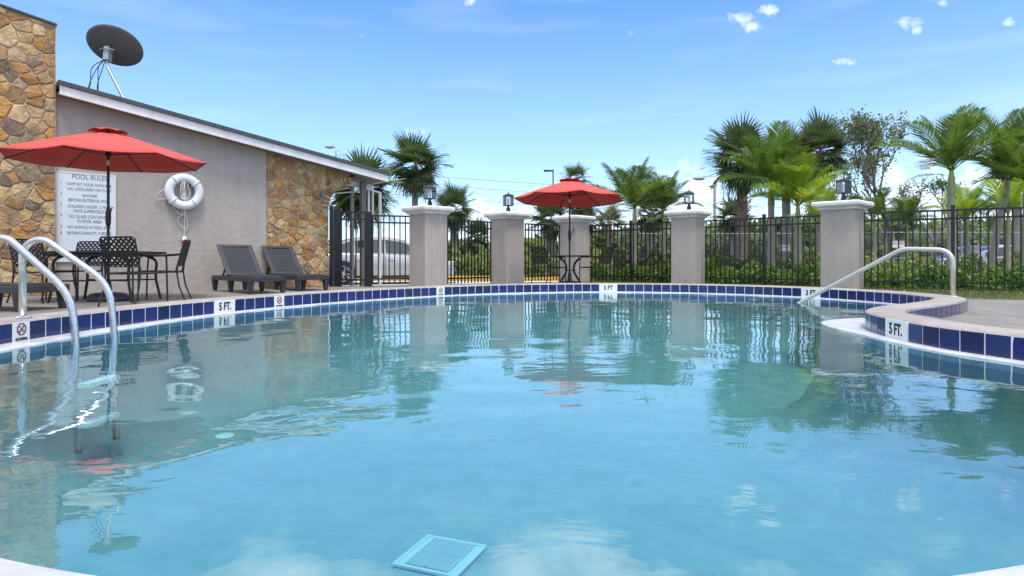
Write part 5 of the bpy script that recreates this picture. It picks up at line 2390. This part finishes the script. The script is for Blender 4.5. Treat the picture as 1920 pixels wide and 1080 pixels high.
def bush_tree(px, pytop, wpx, d, label, seed, m='bush', leaf=.32, n=2600, low=0.1, group='trees beyond the car park'):
    r_ = np.random.default_rng(seed)
    x, y = W(px, d), d
    root = empty('broadleaf_tree', (x, y, -.18), 0, label, 'tree', group)
    H = Z(pytop, d) + .18
    wd = wpx / F * d / 2
    ncl = 26
    cc = np.stack([r_.normal(0, wd * .48, ncl), r_.normal(0, wd * .4, ncl), H * (low + (.92 - low) * r_.beta(2.2, 1.6, ncl))], 1)
    cr = wd * r_.uniform(.18, .42, ncl)
    idx = r_.integers(0, ncl, n)
    dirs = r_.normal(size=(n, 3))
    dirs /= np.linalg.norm(dirs, axis=1)[:, None]
    cen = cc[idx] + dirs * (cr[idx] * r_.uniform(.55, 1.0, n) ** .5)[:, None] * np.array([1, 1, .75])
    cen = cen[(cen[:, 2] > .05) & (cen[:, 2] < H)]
    link_mesh('crown', quads_mesh('crown', leaf_quads(cen, leaf), M[m]), root)
    tapered(M['twig'], H * .6, .14, .07, (0, 0), .05, 8, 6, parent=root)
    return root


k = 0
rb = random.Random(77)
BT = [(858, 452, 60, 34), (912, 455, 70, 36), (968, 448, 66, 38), (1012, 452, 60, 33), (1140, 428, 90, 30), (1188, 440, 80, 28), (1236, 432, 80, 30),
      (1330, 425, 80, 34), (1385, 418, 90, 33), (1440, 410, 90, 30), (1500, 414, 90, 32), (1560, 405, 90, 33), (1625, 412, 80, 36), (1685, 418, 90, 34), (1740, 420, 90, 38), (1800, 416, 100, 35), (1860, 420, 90, 38), (1915, 412, 90, 34), (1975, 400, 110, 34), (2060, 405, 120, 34), (2160, 398, 130, 36)]
places = ['behind the second fence panel', 'behind the second pillar', 'left of the far umbrella chairs', 'behind the narrow fence panel', 'behind the right chair of the far umbrella table', 'behind the two feather palms', 'left of the middle pillar',
          'right of the middle pillar', 'behind the shaggy palm trunk', 'behind the mid post of the cluster fence', 'behind the lime palm', 'behind the largest pillar', 'right of the largest pillar', 'behind the white fence notice', 'left of the handrail bend', 'right of the tallest palm trunk', 'left of the red and white shop', 'at the right edge of the view', 'just past the right edge', 'past the right edge, second', 'past the right edge, outermost']
for (px, py, wp, d), pl in zip(BT, places):
    light = k % 3 == 1 or k in (2, 3, 5)
    bush_tree(px, py, wp * 1.25, d, ('pale green' if light else 'dark green') + ' bushy tree ' + pl, 100 + k, 'bushlight' if light else 'bush')
    k += 1
# small yellow green tree behind the silver car
bush_tree(756, 452, 34, 44, 'small yellow green tree beyond the silver car', 300, 'bushlight', .3, 900)

rw = np.random.default_rng(5)
n = 26000
px = rw.uniform(-40, 62, n)
py_ = rw.uniform(52, 78, n)
topz = 1.3 + 2.4 * (1 / (1 + np.exp(-(px - 8) / 5))) + .6 * np.sin(px * .8) + .4 * np.sin(px * 2.3 + 1)
topz = topz * (py_ / 60)
cen = np.stack([px, py_, topz * rw.uniform(0, 1, n) ** .7], 1)
fw = link_mesh('far_wood', quads_mesh('far_wood', leaf_quads(cen, .75), M['bush']))
tag(fw, 'far mass of dark trees closing the view behind the fences', 'woodland', kind='stuff')

# ------------------------------------------------------------------ hedge rows, ground plants, grass


def hedge(p0, p1, h, wd, n, label, leaf=.085, z=-.01, m='hedge', name='hedge'):
    p0, p1 = np.array(p0), np.array(p1)
    t = rng.uniform(0, 1, n)
    L = np.linalg.norm(p1 - p0)
    side_ = np.array([-(p1 - p0)[1], (p1 - p0)[0]]) / L
    s_ = rng.normal(0, wd * .42, n)
    bump_ = .82 + .16 * np.sin(t * L * 5.1 + 1) + .12 * np.sin(t * L * 11.7)
    zz = h * bump_ * (1 - np.clip(np.abs(s_) / wd, 0, 1) ** 2 * .5) * rng.uniform(0.02, 1, n) ** .6
    xy = p0 + (p1 - p0) * t[:, None] + side_ * s_[:, None]
    cen = np.stack([xy[:, 0], xy[:, 1], z + zz], 1)
    q = leaf_quads(cen, leaf, .8, .5)
    o = link_mesh(name, quads_mesh(name, q, M[m]))
    o.location = (0, 0, 0)
    st_ = MB()
    root = empty(name, (float(p0[0]), float(p0[1]), z), 0, label, 'hedge')
    o.name = 'foliage'
    o.parent = root
    o.matrix_parent_inverse = Matrix.Translation((-float(p0[0]), -float(p0[1]), -z))
    rr = random.Random(n)
    for k in range(int(L / .35)):
        tt = (k + .5) * .35 / L
        x, y = p0 + (p1 - p0) * tt
        st_.tube([(x - p0[0], y - p0[1], -.02), (x - p0[0] + rr.uniform(-.1, .1), y - p0[1] + rr.uniform(-.1, .1), h * .7)], .009, 4, caps=False)
    st_.build('stems', M['twig'], root, kind='stuff')
    return root


hedge(at(1110, 17.8), at(1262, 16.3), .50, .32, 5200, 'leafy green hedge at the foot of the fence right of the far umbrella')
hedge(at(1318, 16.0), at(1545, 14.2), .56, .34, 8200, 'leafy green hedge at the foot of the cluster fence')
hedge(at(1612, 13.6), at(2200, 11.3), .50, .34, 12500, 'bright green clipped hedge behind the fence by the handrail')
hedge(at(1150, 19.2), at(1300, 18.6), .95, .5, 2600, 'taller loose shrubs behind the feather palm pair', .12, m='bushlight')
hedge(at(1330, 18.2), at(1560, 17.6), .95, .5, 3800, 'taller loose shrubs behind the clipped hedge of the palm cluster', .12, m='bushlight')
hedge(at(1620, 17.6), at(1990, 16.8), .80, .5, 4200, 'loose mixed shrubs between the clipped hedge and the right chain link fence', .12, m='bushlight')
hedge((-4.5, 23.4), (3.6, 23.6), .75, .6, 6500, 'loose green shrubs behind the yellow kerb', .14, m='bushlight')
hedge((-2.5, 26.5), (4.5, 27.0), 1.15, .9, 5000, 'taller scrub behind the shrubs of the yellow kerb', .18, m='bushlight')

ng = 52000
gx = rng.uniform(1.5, 14, ng)
gy = rng.uniform(6.6, 19, ng)
vp = [tuple(p) for p in VERGE]
ok = np.array([inside(vp, a, b_) for a, b_ in zip(gx, gy)])
dens = (gy < 13.5) | (rng.uniform(0, 1, ng) < .6)
gx, gy = gx[ok & dens], gy[ok & dens]
n = len(gx)
gh = rng.uniform(.025, .08, n) * np.where(rng.uniform(0, 1, n) < .03, 1.9, 1)
an = rng.uniform(0, 2 * math.pi, n)
wv_ = .006
dx, dy = np.cos(an) * wv_, np.sin(an) * wv_
lx, ly = rng.normal(0, .02, n), rng.normal(0, .02, n)
zb = np.full(n, -.008)
Vg = np.stack([np.stack([gx - dx, gy - dy, zb], 1), np.stack([gx + dx, gy + dy, zb], 1), np.stack([gx + lx, gy + ly, gh], 1)], 1)
go = link_mesh('grass', quads_mesh('grass', Vg, M['grass']))
tag(go, 'green grass growing on the verge between deck and fence', 'grass', kind='stuff')
# fallen leaves and low weeds at the fence foot
nl = 1500
tl = rng.uniform(0, 1, nl)
A_, B_ = np.array(at(1270, 15.0)), np.array(at(1930, 10.9))
xy = A_ + (B_ - A_) * tl[:, None] + rng.normal(0, .28, (nl, 2))
xy = xy[[inside(vp, a, b_) for a, b_ in xy]]
cl_ = link_mesh('leaf_litter', quads_mesh('leaf_litter', leaf_quads(np.stack([xy[:, 0], xy[:, 1], np.full(len(xy), .015)], 1), .06, .1, .6), M['dead']))
tag(cl_, 'dry fallen leaves scattered along the foot of the right fence', 'leaves', kind='stuff')

# ------------------------------------------------------------------ chain link fence with notices
def chain_fence(p0, p1, h, label, zg=-.16):
    p0, p1 = Vector((*p0, 0)), Vector((*p1, 0))
    L = (p1 - p0).length
    root = empty('chain_link_fence', (p0.x, p0.y, zg), math.atan2(p1.y - p0.y, p1.x - p0.x), label, 'fence', 'chain link fences beyond the hedge')
    lt = lattice(L, h, .11, .0032, lambda x, z: (x + L / 2, 0, z + .03), (0, 1, 0))
    o = lt.build('wire_mesh', M['galv'], root, kind='stuff')
    for z in (h + .03, h * .5, .06):
        b = MB()
        b.tube([(0, .02, z), (L, .02, z)], .017, 6)
        b.build('rail', M['galv'], root)
    k = int(L / 2.6)
    for i in range(k + 1):
        b = MB()
        b.tube([(L * i / k, .045, 0), (L * i / k, .045, h + .08)], .03 if i % 2 else .045, 8)
        b.build('post', M['galv'], root)
    return root


chain_fence(at(1160, 20.5), at(1540, 20.5), 1.58, 'grey chain link fence behind the hedge between far umbrella and largest pillar')
chain_fence(at(1600, 20.5), at(2010, 20.5), 1.62, 'grey chain link fence with a white notice right of the largest pillar')


def notice(px, py, d, lines, label, wd, hh):
    root = empty('notice', (W(px, d), d, Z(py, d)), 0, label, 'sign', 'small notices on the chain link fence')
    b = MB()
    b.box((0, 0, 0), (wd, .008, hh))
    b.build('board', M['sign'], root)
    for s_, z, sz in lines:
        link_mesh('lettering', text_mesh(s_, sz, M['redplastic'], .001, .85, bold=.002), root, (0, -.0055, z), (R(90), 0, 0))
    return root


notice(1685, 458, 20.4, [('NO PARKING', .05, .11), ('ANY TIME', -.08, .09)][:0] + [('N O   D', .04, .13)][:0] + [('CLOSED', .04, .13)], 'white notice with red lettering on the chain link fence right of the largest pillar', .50, .22)
notice(1472, 465, 20.4, [('CLOSED', .03, .08)], 'small white notice on the chain link fence behind the cluster', .30, .20)

# ------------------------------------------------------------------ street lamps and wires


def street_lamp(px, pytop, d, arms, label, wpx, m='lampblack', straight=True):
    root = empty('street_lamp', (W(px, d), d, -.18), 0, label, 'street lamp', 'street lamps beyond the car park')
    H = Z(pytop, d) + .18
    r_ = wpx / F * d / 2
    b = MB()
    b.tube([(0, 0, 0), (0, 0, H)], [r_ * 1.2, r_ * .85], 10)
    b.build('pole', M[m], root, smooth=True)
    for (dxp, dz, zoff) in arms:
        L = dxp / F * d
        sgn = 1 if L > 0 else -1
        b = MB()
        z0 = H + zoff / F * d
        z1 = z0 + dz / F * d
        if straight:
            b.bar((0, 0, z0 - .08), (L * .45, 0, z0 - .08 + dz / F * d * .5), .08, .10)
            b.box((L * .72, 0, z1 - .08), (abs(L) * .6, .3, .10))
        else:
            b.tube(spline([(0, 0, z0), (L * .4, 0, z0 + (z1 - z0) * .9 + .12), (L * .75, 0, z1 + .06), (L * .8, 0, z1)], 5), r_ * .35, 6)
            b.lathe([(.05, -.45), (.13, -.2), (.13, .12), (.06, .3)], (L * .9, 0, z1 - .02), 8, 'x')
        b.build('arm', M[m], root)
    return root


street_lamp(1037, 318, 42, [(-17, 0, 0)], 'black street lamp with one short arm left of the far umbrella top', 2.6)
street_lamp(1340, 340, 40, [(-31, -4, 10), (26, 3, -44)], 'grey street lamp with two arms left of the big palm cluster', 5.5, 'postgrey', False)
street_lamp(630, 283, 48, [(-11, 8, 0)], 'small grey street lamp showing above the clubhouse roof', 2.6, 'postgrey', False)
street_lamp(1357, 352, 60, [(-22, 3, 0)], 'thin far street lamp right of the two armed one', 2.2, 'postgrey', False)

wr = empty('power_lines', (W(560, 60), 60, Z(300, 60)), 0, 'three thin power lines crossing the sky behind the palms', 'power line')
O_ = Vector(wr.location)
for (xa, ya, xb, yb) in ((560, 308, 1620, 370), (560, 320, 1620, 395), (560, 348, 1620, 410)):
    p, q = Vector((W(xa, 60), 60, Z(ya, 60))), Vector((W(xb, 54), 54, Z(yb, 54)))
    b = MB()
    b.tube([p.lerp(q, i / 20) - O_ - Vector((0, 0, .5 * 4 * (i / 20) * (1 - i / 20))) for i in range(21)], .022, 5)
    b.build('wire', M['postgrey'], wr)

# ------------------------------------------------------------------ roadside shop far right
sh = empty('roadside_shop', (W(1893, 52), 52, -.18), R(-6), 'distant pale shop with a red roof band beyond the hedge at the right edge', 'building')
b = MB()
b.box((0, 2, 1.15), (4.0, 4, 2.3))
b.build('wall', M['shopwall'], sh)
b = MB()
b.box((0, 1.9, 2.0), (4.2, 4.3, .55))
b.build('roof_band', M['shopred'], sh, bevel=.03)
for x in (-1.2, 0, 1.2):
    b = MB()
    b.box((x, -.02, 1.0), (.8, .06, 1.1))
    b.build('window', M['carglass'], sh)
